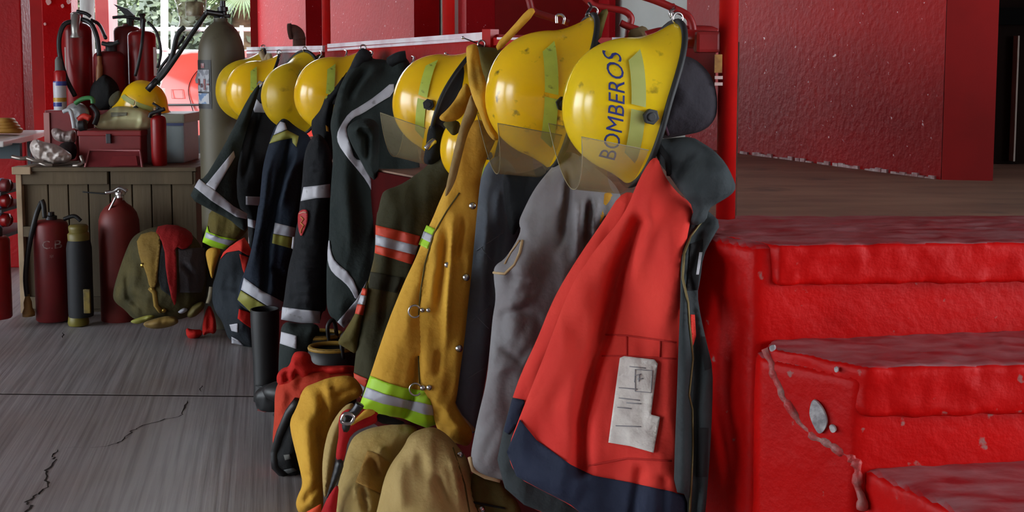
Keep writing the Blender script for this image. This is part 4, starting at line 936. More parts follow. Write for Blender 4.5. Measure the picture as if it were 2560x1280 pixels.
S = relief('sleeve', q('c', (560, 250), (500, 310), (420, 450), (330, 640), (240, 800), (150, 945), (100, 958), (75, 1010), (38, 1092), (200, 1182), (330, 1245)) + q('d', (400, 262), (456, 292)) + q('c', (462, 1210), (390, 1150), (380, 900), (440, 640), (520, 400)),
    [(600, 260, 5.05), (500, 480, 4.86), (600, 540, 4.92)], M['green_black'], t, th=0.05, r=0.07, g=6, smooth=1)
patch(S, q('c', (362, 745), (372, 792), (228, 1036), (160, 990), (172, 978)), M['white_tape'], 'white_stripe', g=4)
patch(S, q('c', (110, 952), (240, 1048), (360, 1150), (462, 1205), (455, 1245), (380, 1228), (200, 1112), (76, 1012)), M['white_tape'], 'white_band', g=4)
relief('collar', q('c', (925, 110), (960, 50), (1010, 40), (1035, 100), (1020, 170), (960, 170), (935, 150)), 4.95, M['olive'], t, th=0.02, r=0.03, g=6)
tube('glove_cord', [P(*q('c', (560, 30))[0], 5.3), P(*q('c', (590, 90))[0], 5.28), P(*q('c', (620, 50))[0], 5.28), P(*q('c', (630, 150))[0], 5.26)], 0.012, fabric('cream_cord', (168, 150, 120)), t, 8)
# ---- olive sleeve peeking out below
t = root_at('fire_coat', 'olive coat sleeve with lime cuff peeking out under the leftmost dark coat', 'coat', 540, 610, 5.2, GRP)
S = relief('sleeve', q('d', (185, 130), (170, 250), (135, 362), (200, 396), (290, 418), (375, 372), (445, 300), (480, 250), (480, 100), (300, 100)), 5.15, M['olive'], t, th=0.05, r=0.06, g=5, smooth=1)
patch(S, q('d', (170, 245), (185, 292), (270, 325), (385, 345), (330, 388), (290, 418), (200, 398), (133, 364)), M['hi_lime'], 'lime_band', g=4)
patch(S, q('d', (160, 292), (270, 338), (372, 356), (325, 390), (250, 368), (150, 330)), M['silver'], 'silver_stripe', g=4, eps=0.007)

# ------------------------------------------------------------------ lower row under the coats
t = root_at('turnout_trousers', 'khaki trousers with a snap, right of the two khaki bundles', 'trousers', 1080, 1478, 2.9, 'khaki trousers standing under the coats')
S = relief('bundle', q('e', (1130, 760), (1220, 720), (1300, 712), (1380, 760), (1460, 850), (1520, 930), (1550, 1050), (1600, 1280), (1640, 1500), (1500, 1760), (1000, 1760), (880, 1400), (930, 1200), (960, 1060), (1010, 950), (1090, 850)),
    [(1090, 1080, 2.98), (1080, 1400, 2.86), (1180, 1200, 2.95)], M['khaki'], t, th=0.10, r=0.14, folds=[(q('e', (1420, 840), (1470, 1000), (1510, 1280)), 9, -0.02), (q('e', (1400, 860), (1440, 1040), (1480, 1280)), 8, 0.02), (q('e', (1300, 1000), (1360, 1200), (1400, 1300)), 12, -0.025), (q('e', (1090, 900), (1060, 1100), (1080, 1300)), 20, 0.02), (q('e', (1200, 860), (1230, 1100)), 16, -0.012), (q('e', (1500, 900), (1560, 1280)), 8, -0.02)])
line(S, q('e', (1420, 850), (1450, 950), (1500, 1100), (1530, 1280)), 0.002, M['olive'], 'seam')
stud(S, *q('e', (1467, 897))[0], 0.009, M['steel'])
t = root_at('turnout_trousers', 'worn khaki trousers with knee patch, left of the larger khaki bundle', 'trousers', 920, 1470, 3.05, 'khaki trousers standing under the coats')
S = relief('bundle', q('e', (760, 770), (860, 720), (980, 700), (1100, 690), (1200, 720), (1150, 860), (1060, 1000), (1020, 1300), (1000, 1650), (650, 1650), (630, 1350), (640, 1150), (680, 1000), (720, 850)),
    [(960, 1080, 3.14), (900, 1300, 3.02)], M['khaki_d'], t, th=0.09, r=0.12, folds=[(q('e', (880, 900), (900, 1020), (960, 1060)), 9, -0.025), (q('e', (900, 860), (980, 900), (1010, 950)), 9, 0.02), (q('e', (800, 1100), (830, 1200), (840, 1300)), 8, -0.03), (q('e', (770, 1080), (780, 1200)), 10, 0.02)])
patch(S, q('e', (850, 870), (910, 890), (1000, 950), (960, 1060), (940, 1160), (770, 1080), (800, 1000)), fabric('ochre_knee_patch', (176, 136, 68), (162, 124, 62)), 'knee_patch', eps=0.005)
relief('back_fold', q('e', (600, 700), (700, 560), (780, 550), (680, 720), (640, 900), (600, 1100), (560, 1220), (545, 1000), (560, 850)), 3.22, M['khaki'], t, th=0.05, r=0.06, g=7)
t = root_at('suspenders', 'red suspenders with a steel buckle draped over the khaki trousers', 'suspenders', 860, 1290, 2.95)
S = relief('strap', q('e', (690, 600), (760, 590), (920, 600), (920, 680), (850, 710), (770, 740), (720, 800), (700, 920), (680, 950), (640, 930), (640, 880), (660, 760), (655, 660)), [(880, 1040, 3.0), (840, 1120, 2.98)], M['red_web'], t, th=0.012, r=0.02, g=6, smooth=1)
relief('strap_padding', q('e', (640, 930), (690, 930), (690, 990), (640, 1100), (570, 1210), (590, 1140), (620, 1020)), 2.97, M['black_rubber'], t, th=0.015, r=0.02, g=6, smooth=1)
relief('strap', q('e', (640, 1100), (660, 1110), (650, 1200), (630, 1400), (560, 1450), (500, 1400), (540, 1280), (580, 1190)), 2.96, M['red_web'], t, th=0.012, r=0.02, g=6, smooth=1)
relief('strap_end', q('e', (900, 620), (1000, 640), (1120, 690), (1050, 700), (920, 690)), 3.0, M['black_cloth'], t, th=0.012, r=0.02, g=6, smooth=1)
relief('orange_edging', q('e', (840, 590), (900, 600), (900, 630), (800, 670), (740, 710), (735, 690), (790, 640)), 2.975, M['yellow_coat'], t, th=0.006, r=0.01, g=5, smooth=1)
relief('black_clip', q('e', (680, 640), (720, 625), (760, 640), (740, 690), (725, 750), (680, 745)), 2.95, M['black_rubber'], t, th=0.014, r=0.015, g=5, smooth=1)
tube('buckle', [P(*p, 2.925) for p in q('e', (678, 680), (735, 690), (760, 640), (700, 625))], 0.005, M['steel'], t, 6, 3, True)
tube('buckle_tongue', [P(*p, 2.94) for p in q('e', (735, 640), (775, 600), (800, 560))], 0.012, M['dark_steel'], t, 8)
patchm = mat('bright_orange', (250, 84, 40), 0.7)
relief('orange_tab', q('e', (440, 1280), (540, 1225), (545, 1330), (430, 1330)), 3.1, patchm, t, th=0.01, r=0.02, g=6, smooth=0)

t = root_at('turnout_trousers', 'bright yellow trousers between the orange bag and the red suspenders', 'trousers', 780, 1290, 3.4)
S = relief('bundle', q('e', (420, 450), (500, 420), (600, 380), (740, 365), (800, 420), (830, 500), (700, 560), (600, 700), (560, 900), (550, 1100), (560, 1250), (520, 1290), (400, 1300), (370, 1240), (380, 1180), (420, 1100), (400, 1000), (370, 880), (340, 760), (330, 670), (380, 580)),
    [(790, 960, 3.42), (770, 1260, 3.32)], M['yellow_coat'], t, th=0.08, r=0.10, folds=[(q('e', (540, 430), (560, 600), (545, 900)), 10, -0.03), (q('e', (450, 600), (440, 900), (480, 1100)), 20, 0.02), (q('e', (590, 510), (700, 480), (800, 450)), 7, -0.02), (q('e', (560, 430), (600, 470)), 7, 0.02), (q('e', (560, 1050), (480, 1150), (400, 1240)), 9, -0.025)])
t = root_at('kit_bag', 'orange red kit bag with black mouth standing beside the yellow trousers', 'bag', 720, 1195, 3.65)
S = relief('bag_body', q('e', (250, 420), (320, 330), (450, 300), (620, 320), (770, 330), (800, 420), (700, 600), (500, 800), (400, 1040), (330, 1050), (250, 1000), (210, 950), (225, 860), (215, 800), (230, 640), (230, 500)),
    3.66, M['orange_bag'], t, th=0.12, r=0.13, g=8, folds=[(q('e', (300, 440), (260, 640)), 12, 0.02), (q('e', (420, 360), (380, 480)), 12, -0.02)])
mo = patch(S, q('e', (390, 540), (350, 600), (300, 680), (250, 800), (228, 870), (232, 960), (300, 1030), (400, 1060), (480, 1000), (500, 700), (450, 520)), M['black_cloth'], 'mouth', eps=0.01, g=7, smooth=1)
line(S, q('e', (390, 540), (330, 620), (270, 760), (235, 880), (240, 970), (310, 1040), (390, 1065)), 0.016, M['black_rubber'], 'rim', eps=0.01)
patch(S, q('e', (290, 900), (330, 895), (345, 925), (300, 935)), fabric('grey_stuffing', (96, 96, 92)), 'stuffing', eps=0.016, g=5, parent=mo)
patch(S, q('e', (290, 1000), (360, 985), (380, 1005), (320, 1025)), fabric('grey_stuffing_2', (84, 86, 86)), 'stuffing', eps=0.016, g=5, parent=mo)
relief('top_flap', q('e', (350, 230), (380, 205), (470, 215), (480, 300), (600, 305), (770, 300), (800, 340), (620, 370), (450, 400), (330, 440), (250, 440), (240, 370), (280, 320), (330, 310)), 3.62, M['red_cloth'], t, th=0.06, r=0.07, g=7, folds=[(q('e', (300, 340), (320, 420)), 9, -0.03), (q('e', (360, 330), (400, 410)), 9, -0.03), (q('e', (440, 360), (600, 350)), 8, -0.025), (q('e', (360, 240), (350, 320)), 9, 0.02), (q('e', (560, 320), (740, 330)), 8, 0.02)], wr=0.012)
# rubber boots with yellow rims
def boot_top(label, outline_top, cx, cy, w, Y, y_bot):
    t = root_at('rubber_boot', label, 'boot', cx, y_bot, Y, 'black rubber boots with yellow rims')
    r = w / 2 * Y / F; c = P(cx, cy, Y); zb = P(cx, y_bot, Y)[2]
    vs_, fs = [], []
    for (rr, z) in ((1.0, c[2]), (1.0, c[2] - 0.06), (0.96, c[2] - 0.15), (0.93, zb + 0.08), (1.0, zb), (0.0, zb)):
        for k in range(24):
            an = k * math.pi / 12; vs_.append((c[0] + r * rr * math.cos(an), c[1] + r * rr * 0.8 * math.sin(an), z))
    for i in range(5):
        for k in range(24): fs.append((i * 24 + k, i * 24 + (k + 1) % 24, i * 24 + 24 + (k + 1) % 24, i * 24 + 24 + k))
    o = obj('shaft', vs_, fs, M['black_rubber'], t); sm = o.modifiers.new('s', 'SOLIDIFY'); sm.thickness = 0.006
    tube('yellow_rim', [(c[0] + r * math.cos(a), c[1] + r * .8 * math.sin(a), c[2] - 0.006) for a in [k * math.pi / 10 for k in range(20)]], 0.008, mat('boot_rim', (158, 122, 40), 0.6), t, 8, 2, True)
    fo = []
    # foot pushed out towards the hall
    bm = bmesh.new(); bmesh.ops.create_uvsphere(bm, u_segments=16, v_segments=10, radius=1, matrix=Matrix.Translation((c[0] - 0.06, c[1] - 0.05, zb + 0.045)) @ Matrix.Diagonal((0.13, 0.065, 0.045, 1)))
    fin(bm, 'foot', M['black_rubber'], t, 0, True)
    tube('pull_loop', [(c[0] + r * 0.55, c[1] - r * .7, c[2] - 0.03), (c[0] + r * 0.5, c[1] - r * .75, c[2] + 0.035), (c[0] + r * 0.75, c[1] - r * .5, c[2] + 0.05), (c[0] + r * 0.9, c[1] - r * .4, c[2] - 0.03)], 0.007, M['black_rubber'], t, 8)
boot_top('black rubber boot with yellow rim, farther of the pair behind the red cloth', None, 798, 832, 112, 4.08, 1000)
boot_top('black rubber boot with yellow rim, nearer of the pair behind the red cloth', None, 832, 864, 116, 3.86, 1060)
# tall plain boot standing on the floor
t = root_at('rubber_boot', 'tall plain black rubber boot standing alone on the floor under the navy coat', 'boot', 670, 1035, 4.36)
lathe('shaft', 664, [(34, 1000), (33, 960), (34, 900), (36, 850), (38, 800), (38, 772), (35, 772), (34, 800)], 4.4, M['black_rubber'], t, sx=0.95)
S = relief('foot', [(632, 985), (660, 960), (700, 955), (720, 1000), (716, 1040), (690, 1046), (650, 1040), (640, 1015)], 4.34, M['black_rubber'], t, th=0.05, r=0.05, g=5)
line(S, [(646, 1026), (680, 1036), (716, 1034)], 0.007, mat('red_sole_line', (92, 28, 24), 0.7), 'sole_line')
line(S, [(640, 964), (672, 970), (700, 964)], 0.003, M['trim'], 'ankle_seam', eps=-0.01)

# ------------------------------------------------------------------ left of the rack, on the floor
t = root_at('kit_bag', 'red and black backpack on the floor under the leftmost coat', 'bag', 585, 860, 5.35)
S = relief('bag_body', q('d', (420, 330), (350, 380), (290, 440), (255, 500), (235, 600), (205, 680), (200, 780), (230, 880), (275, 935), (300, 1010), (330, 1080), (420, 1120), (520, 1140), (560, 1000), (560, 600), (500, 400)), [(520, 700, 5.42), (600, 800, 5.32)], fabric('dark_bag', (40, 46, 52), (34, 40, 45)), t, th=0.12, r=0.13, g=6, folds=[(q('d', (290, 520), (260, 700), (290, 860)), 9, 0.02), (q('d', (400, 480), (380, 760)), 8, -0.02), (q('d', (230, 720), (380, 720)), 6, 0.015)])
patch(S, q('d', (440, 330), (350, 380), (285, 440), (262, 490), (310, 440), (400, 425), (470, 465), (500, 440), (470, 380)), M['coat_red'], 'red_flap', g=4, eps=0.006)
patch(S, q('d', (402, 450), (470, 476), (440, 600), (425, 560)), M['coat_red'], 'red_side', g=4)
patch(S, q('d', (400, 850), (500, 885), (500, 1000), (440, 960), (390, 920)), M['red_cloth'], 'red_side', g=4)
patch(S, q('d', (330, 965), (392, 955), (392, 1022), (345, 1010)), M['white_tape'], 'white_patch', g=4)
patch(S, q('d', (345, 1052), (400, 1080), (432, 1116), (346, 1100)), M['white_tape'], 'white_patch', g=4)
line(S, q('d', (200, 690), (190, 760), (175, 810)), 0.012, fabric('cream_edge', (150, 140, 118)), 'piping')
t = root_at('cloth_bundle', 'small yellow cloth wedged between the olive cuff and the backpack', 'cloth', 535, 690, 5.3)
relief('cloth', q('d', (155, 430), (200, 400), (275, 410), (250, 480), (225, 560), (205, 645), (185, 580), (165, 500)), 5.25, M['yellow_coat'], t, th=0.03, r=0.04, g=5)
t = root_at('strap_roll', 'bright red webbing strap lying on the floor beside the backpack', 'strap', 505, 845, 5.5)
relief('strap_end', q('d', (12, 985), (60, 1000), (135, 1000), (130, 1050), (60, 1070), (18, 1056)), 5.48, M['red_cloth'], t, th=0.03, r=0.03, g=5, smooth=1)
relief('strap_fold', q('d', (130, 1000), (150, 880), (185, 810), (225, 900), (240, 1000), (220, 1035), (180, 1022), (140, 1050)), 5.46, M['red_cloth'], t, th=0.03, r=0.03, g=5, smooth=1, folds=[(q('d', (185, 850), (180, 1020)), 6, -0.02)])

# ------------------------------------------------------------------ wooden crate table and what stands around it
CY = 6.05
M['wood'] = mat('weathered_crate_wood', (104, 88, 64), 0.8, (78, 66, 48), 4, (1, 1, 0.15), bump=0.3, bscale=30, bstretch=(1, 1, 0.1))
M['wood_end'] = mat('pale_wood', (176, 152, 122), 0.8, (150, 128, 100), 8)
M['ext_red'] = mat('extinguisher_red', (150, 14, 16), 0.35, (128, 10, 12), 6, spec=0.4)
M['ext_dark'] = mat('dusty_extinguisher_red', (124, 24, 26), 0.5, (104, 20, 22), 6)
zc = Zat(418, CY); x0, x1 = Xat(42, CY), Xat(476, CY)
t = thing('crate_table', 'large weathered wooden crate used as a table at the left', 'crate', ((x0 + x1) / 2, CY + 0.4, 0))
def cb(nm, xa, xb, ya, yb, dY=0.0, th=0.022, m='wood'):
    return box(nm, (Xat(xa, CY), Xat(xb, CY), CY + dY, CY + dY + th, Zat(yb, CY), Zat(ya, CY)), M[m], t, 0.003)
edges = [43, 105, 156, 207, 262, 318, 367, 418, 474]
for a, b in zip(edges[:-1], edges[1:]): cb('plank', a + 1.5, b - 1.5, 432, 786, 0.02, 0.02)
cb('top_board', 43, 260, 428, 461, -0.005); cb('top_board', 268, 475, 426, 461, -0.005)
cb('bottom_board', 43, 475, 742, 772, -0.005)
cb('corner_post', 30, 44, 430, 792, -0.01, 0.05, 'wood_end'); cb('corner_post', 474, 482, 430, 792, 0.0, 0.05)
cb('middle_batten', 32, 150, 566, 592, -0.008)
for k in range(5):
    box('lid_plank', (x0 - 0.03, x1 + 0.02, CY - 0.02 + k * 0.19, CY + 0.16 + k * 0.19, zc - 0.02, zc), M['wood'], t, 0.003)
box('lid_end', (x0 - 0.035, x0 + 0.06, CY - 0.03, CY + 0.05, zc - 0.035, zc + 0.004), M['wood_end'], t, 0.004)
box('back_panel', (x0, x1, CY + 0.90, CY + 0.92, 0, zc - 0.02), M['wood'], t)
box('side_panel', (x0, x0 + 0.02, CY + 0.05, CY + 0.9, 0, zc - 0.02), M['wood'], t); box('side_panel', (x1 - 0.02, x1, CY + 0.05, CY + 0.9, 0, zc - 0.02), M['wood'], t)
tube('rope', [P(*p, CY - 0.012) for p in q('b', (530, 255), (600, 262), (680, 268))], 0.004, M['black_rubber'], t, 6)

def cyl_prof(w, top, bot, sh=14, neck=None):
    n = neck or w * 0.22
    return [(w * .90, bot), (w, bot - 4), (w, top + sh), (w * .93, top + sh * .55), (w * .74, top + sh * .2), (n, top), (n, top - 4)]
# floor extinguishers
t = root_at('fire_extinguisher', 'dusty red extinguisher with faded white lettering in front of the crate', 'fire extinguisher', 130, 800, 5.85)
lathe('cylinder', 130, cyl_prof(42, 548, 800), 5.85, M['ext_dark'], t)
lathe('valve', 128, [(14, 550), (14, 540), (8, 538), (8, 530)], 5.85, M['dark_steel'], t, 12)
tube('valve_lever', [P(112, 545, 5.78), P(109, 512, 5.78), P(104, 500, 5.78)], 0.012, M['black_rubber'], t, 8)
tube('hose', [P(104, 505, 5.8), P(90, 540, 5.78), P(72, 620, 5.78), P(64, 690, 5.78), P(68, 740, 5.78)], 0.013, M['black_rubber'], t, 8)
tube('hose_nozzle', [P(68, 735, 5.78), P(72, 790, 5.78)], [0.012, 0.02, 0.03], mat('ochre_plastic', (140, 104, 50), 0.6), t, 10)
tube('carry_handle', [P(160, 548, 5.85), P(185, 540, 5.85), P(202, 552, 5.85)], 0.010, M['black_rubber'], t, 8)
def stencil(t, body, cx, Y, w, x, y, size, m, upY=None):
    cu = bpy.data.curves.new('lettering', 'FONT'); cu.body = body; cu.size = 1.0; cu.resolution_u = 2
    to = bpy.data.objects.new('tmp', cu); COL.objects.link(to); bpy.context.view_layer.update()
    me = bpy.data.meshes.new_from_object(to.evaluated_get(bpy.context.evaluated_depsgraph_get())); bpy.data.objects.remove(to)
    r = w * Y / F; c = P(cx, y, Y); s = size * Y / F
    for v in me.vertices:
        X = (x - cx) * Y / F + v.co.x * s; X = max(-r * .995, min(r * .995, X)); zz = c[2] + v.co.y * s
        v.co = (c[0] + X, Y - math.sqrt(r * r - X * X) - 0.002, zz)
    me.name = 'lettering'; return link('lettering', me, m, t, False)
M['stencil'] = mat('worn_white_stencil', (168, 150, 146), 0.8, (130, 70, 70), 60)
stencil(t, 'C.B', 130, 5.85, 42, 121, 616, 30, M['stencil']); stencil(t, 'S', 130, 5.85, 42, 148, 766, 30, M['stencil']); stencil(t, '*', 130, 5.85, 42, 140, 645, 22, M['stencil'])
t = root_at('oxygen_flask', 'black padded flask with yellow neck and base between two red cylinders', 'flask', 200, 810, 5.75)
lathe('padded_body', 200, [(30, 790), (31, 780), (31, 620), (29, 608), (26, 600)], 5.75, mat('black_padding', (15, 17, 22), 0.7), t)
lathe('neck', 196, [(26, 600), (27, 585), (22, 580), (24, 572), (24, 566), (20, 562)], 5.75, mat('olive_plastic', (110, 98, 40), 0.5), t)
lathe('base', 196, [(24, 812), (26, 806), (24, 790), (22, 786)], 5.75, mat('olive_plastic_2', (112, 104, 30), 0.5), t)
box('gauge_window', (Xat(180, 5.64), Xat(197, 5.64), 5.685, 5.70, Zat(782, 5.7), Zat(722, 5.7)), mat('yellow_gauge', (120, 100, 24), 0.5, (80, 66, 20), 30), t, 0.003)
t = root_at('fire_extinguisher', 'tall dull red gas cylinder with chrome valve in front of the crate', 'fire extinguisher', 300, 800, 5.9)
lathe('cylinder', 300, [(46, 802), (50, 796), (50, 570), (49, 550), (44, 532), (34, 518), (20, 508), (14, 500), (14, 494)], 5.9, mat('dull_red_orange', (118, 34, 26), 0.55, (100, 24, 22), 5), t)
lathe('valve', 300, [(10, 500), (10, 488), (14, 486), (14, 480), (8, 478), (6, 466)], 5.9, M['steel'], t, 12)
tube('valve_lever', [P(264, 482, 5.84), P(285, 478, 5.84), P(300, 470, 5.84), P(318, 478, 5.84)], 0.009, M['steel'], t, 8)
tube('valve_pin', [P(290, 492, 5.84), P(280, 512, 5.84), P(272, 528, 5.84)], 0.006, M['steel'], t, 8)
t = root_at('fire_extinguisher', 'red extinguisher cut off by the left frame edge, standing beside the crate', 'fire extinguisher', -5, 795, 5.7)
lathe('cylinder', -6, cyl_prof(32, 588, 795), 5.7, M['ext_red'], t)
lathe('valve', -6, [(12, 590), (12, 572), (8, 566)], 5.7, M['dark_steel'], t, 12)
for i, (yy, cc, lb) in enumerate(((548, 'ext_red', 'red rounded cylinder end stacked low at the left frame edge'), (500, 'ext_red', 'red cylinder lying on the clutter at the left frame edge'), (462, 'ext_dark', 'darker red cylinder topmost in the clutter at the left edge'))):
    t = root_at('gas_bottle', lb, 'bottle', 5, yy, 6.2)
    tube('bottle_body', [P(-80, yy, 6.25), P(4, yy + 2, 6.2), P(18, yy + 2, 6.18), P(26, yy + 3, 6.18)], [0.036, 0.036, 0.036, 0.034, 0.02], M[cc], t, 16)
    tube('bottle_band', [P(2, yy + 2, 6.2), P(8, yy + 2, 6.2)], 0.039, mat('pale_band', (150, 160, 196), 0.5), t, 16, 1)
sh = thing('side_shelf', 'cluttered dark shelf rack under the white table top at the left edge', 'shelf', (Xat(0, 6.35), 6.4, 0))
box('shelf_board', (Xat(-120, 6.3), Xat(30, 6.3), 6.1, 6.6, Zat(590, 6.2), Zat(582, 6.2)), M['dark_steel'], sh); box('shelf_board', (Xat(-120, 6.3), Xat(30, 6.3), 6.1, 6.6, Zat(526, 6.2), Zat(519, 6.2)), M['dark_steel'], sh); box('shelf_board', (Xat(-120, 6.3), Xat(30, 6.3), 6.1, 6.6, Zat(483, 6.2), Zat(476, 6.2)), M['dark_steel'], sh)
box('leg', (Xat(24, 6.3), Xat(30, 6.3), 6.55, 6.6, 0, Zat(360, 6.5)), M['dark_steel'], sh)
tt = thing('table_top', 'white table top with a yellow hose coil at the left edge', 'table', (Xat(20, 6.6), 6.6, 0))
prism('top', [(Xat(-150, 6.5), 6.2), (Xat(60, 6.5), 6.2), (Xat(103, 6.9), 6.75), (Xat(95, 7.1), 7.2), (Xat(-150, 7), 7.2)], Zat(352, 6.4) - 0.02, Zat(352, 6.4) + 0.012, mat('white_laminate', (206, 200, 196), 0.4), tt, 0.006)
box('leg', (Xat(60, 6.7), Xat(68, 6.7), 6.7, 6.74, 0, Zat(352, 6.4) - 0.02), M['dark_steel'], tt); box('leg', (Xat(-100, 6.7), Xat(-92, 6.7), 6.7, 6.74, 0, Zat(352, 6.4) - 0.02), M['dark_steel'], tt)
box('apron', (Xat(-140, 6.5), Xat(70, 6.5), 6.35, 6.38, Zat(395, 6.4), Zat(352, 6.4) - 0.01), mat('grey_blue_box', (70, 84, 90), 0.7), tt)
hc = thing('hose_coil', 'ochre hose coil on the white table at the left edge', 'hose', P(0, 322, 6.7))
for k in range(4): tube('coil', [P(8 + (42 - 6 * k) * math.cos(a), 326 - 8 * k, 6.7 + 0.09 * math.sin(a)) for a in [j * math.pi / 8 for j in range(16)]], 0.017, mat('ochre_hose', (168, 120, 40), 0.7), hc, 8, 2, True)

# ---- on top of the crate
def zc_y(Y): # pixel row of the crate top at distance Y
    d = (EYE - zc); num = d * cT - Y * sT; den = Y * cT + d * sT; return PY + F * num / den
t = root_at('toolbox', 'red metal toolbox on the crate behind the tilted red tray', 'toolbox', 270, 410, 6.25)
box('case', (Xat(190, 6.2), Xat(347, 6.2), 6.2, 6.42, zc, Zat(336, 6.2)), mat('toolbox_red', (136, 20, 22), 0.45, (118, 16, 18), 6), t, 0.006)
box('lid', (Xat(188, 6.2), Xat(349, 6.2), 6.19, 6.43, Zat(340, 6.2), Zat(326, 6.2)), mat('toolbox_lid', (142, 24, 26), 0.45), t, 0.006)
box('latch', (Xat(262, 6.2), Xat(274, 6.2), 6.18, 6.195, Zat(358, 6.2), Zat(334, 6.2)), M['dark_steel'], t, 0.002)
t = root_at('metal_tray', 'dull red tray leaning against the toolbox', 'tray', 280, 418, 6.1)
extr('tray_panel', [P(212, 421, 6.06), P(356, 421, 6.06), P(350, 376, 6.15), P(224, 376, 6.15)], (0, 0.02, 0), mat('dull_maroon', (124, 40, 44), 0.5, (110, 34, 38), 8), t)
tube('tray_rim', [P(212, 420, 6.055), P(224, 376, 6.145), P(350, 376, 6.145), P(356, 420, 6.055)], 0.006, mat('maroon_rim', (160, 84, 86), 0.5), t, 6, 1)
extr('tray_emboss', [P(272, 414, 6.058), P(344, 414, 6.058), P(340, 390, 6.11), P(282, 390, 6.11)], (0, 0.01, 0), mat('dull_maroon_2', (130, 42, 46), 0.5), t)
t = root_at('fire_extinguisher', 'small slim red extinguisher with black lever on the crate top', 'fire extinguisher', 397, 418, 6.15)
lathe('cylinder', 397, cyl_prof(19, 287, zc_y(6.15), 14, 6), 6.15, M['ext_red'], t)
lathe('valve', 397, [(6, 287), (6, 276), (8, 274), (8, 268)], 6.15, M['black_rubber'], t, 10)
tube('lever', [P(374, 294, 6.12), P(378, 284, 6.12), P(396, 278, 6.12), P(412, 272, 6.12)], 0.010, M['black_rubber'], t, 8)
tube('lever', [P(382, 258, 6.14), P(392, 264, 6.14), P(404, 272, 6.14)], 0.006, M['black_rubber'], t, 8)
t = root_at('storage_box', 'frosted plastic storage box with grey lid behind the slim extinguisher', 'box', 410, 415, 6.4)
box('tub', (Xat(352, 6.3), Xat(455, 6.3), 6.3, 6.6, zc, Zat(306, 6.3)), mat('frosted_plastic', (150, 160, 158), 0.5, (126, 138, 140), 4), t, 0.01)
box('lid', (Xat(348, 6.3), Xat(460, 6.3), 6.28, 6.62, Zat(308, 6.3), Zat(284, 6.3)), mat('grey_lid', (140, 138, 120), 0.6), t, 0.01)
box('blue_band', (Xat(410, 6.3), Xat(456, 6.3), 6.285, 6.30, Zat(314, 6.3), Zat(304, 6.3)), mat('blue_band', (70, 80, 120), 0.5), t)
t = root_at('plastic_sack', 'pale yellow stuffed plastic sack lying on the toolbox', 'sack', 310, 325, 6.3)
S = relief('sack_body', q('a', (620, 820), (640, 780), (700, 755), (750, 712), (830, 706), (930, 720), (1010, 750), (1020, 830), (980, 875), (800, 868), (650, 865)), 6.3, mat('pale_yellow_plastic', (226, 224, 170), 0.4, (212, 212, 160), 8), t, th=0.10, r=0.10, g=5, wr=0.012)
patch(S, q('a', (740, 750), (850, 750), (845, 770), (740, 780)), mat('grey_print', (150, 152, 130), 0.6), 'printed_mark', g=4)
t = root_at('breathing_mask', 'clear breathing mask with red and green fittings beside the plastic sack', 'mask', 200, 325, 6.2)
S = relief('facepiece', q('a', (430, 720), (490, 680), (560, 690), (600, 740), (590, 830), (540, 870), (490, 860), (470, 770)), 6.22, mat('mask_rubber', (150, 150, 150), 0.35, (60, 60, 64), 10, contrast=(0.45, 0.55)), t, th=0.07, r=0.06, g=4)
tube('green_strap', [P(*p, 6.14) for p in q('a', (500, 690), (550, 660), (610, 655), (620, 690))], 0.012, mat('green_plastic', (60, 130, 70), 0.5), t, 8)
tube('red_valve', [P(*p, 6.12) for p in q('a', (525, 800), (560, 775), (600, 790))], 0.016, mat('red_plastic', (206, 50, 36), 0.5), t, 10)
tube('black_valve', [P(*p, 6.11) for p in q('a', (530, 840), (570, 835))], 0.028, M['black_rubber'], t, 12)
tube('side_strap', [P(*p, 6.1) for p in q('a', (420, 745), (470, 740), (495, 855))], 0.010, mat('white_plastic', (200, 206, 210), 0.4), t, 8)
tube('hose', [P(*p, 6.18) for p in q('a', (610, 700), (650, 760), (630, 830))], 0.014, M['black_rubber'], t, 8)
t = root_at('plastic_bag', 'crumpled white plastic bag at the left end of the crate', 'plastic bag', 115, 415, 6.15)
S = relief('bag', q('a', (190, 970), (230, 920), (300, 950), (370, 960), (440, 1000), (490, 1040), (450, 1090), (340, 1100), (270, 1080), (220, 1050)), 6.14, mat('milky_plastic', (226, 216, 208), 0.35, (180, 166, 158), 14), t, th=0.09, r=0.07, g=4, wr=0.03, ws=(0.03, 0.03))
t = root_at('plastic_bag', 'smaller crumpled plastic bag pushed against the red box', 'plastic bag', 158, 360, 6.3)
relief('bag', q('a', (340, 860), (380, 850), (440, 880), (510, 860), (510, 960), (440, 950), (370, 940), (345, 900)), 6.32, mat('milky_plastic_2', (186, 172, 166), 0.35, (140, 124, 120), 14), t, th=0.07, r=0.05, g=4, wr=0.03, ws=(0.03, 0.03))
relief('dark_fold', q('a', (400, 950), (510, 940), (515, 1060), (440, 1070), (390, 1000)), 6.3, fabric('dark_rag', (44, 34, 34)), t, th=0.05, r=0.05, g=5)
t = root_at('metal_scrap', 'small bright metal fittings scattered in front of the plastic bag', 'fittings', 130, 415, 6.1)
for (a, b, c_, d_) in ((170, 1050, 290, 1080), (260, 1085, 350, 1105), (490, 1105, 550, 1090), (540, 1040, 560, 1085), (80, 1045, 190, 1055)):
    tube('fitting', [P(*q('a', (a, b))[0], 6.08), P(*q('a', ((a + c_) / 2, (b + d_) / 2 + 6))[0], 6.07), P(*q('a', (c_, d_))[0], 6.08)], 0.010, mat('dull_metal', (150, 140, 132), 0.35, metal=0.7), t, 8)
t = root_at('red_box', 'red painted box under the mask at the back of the crate', 'box', 145, 345, 6.5)
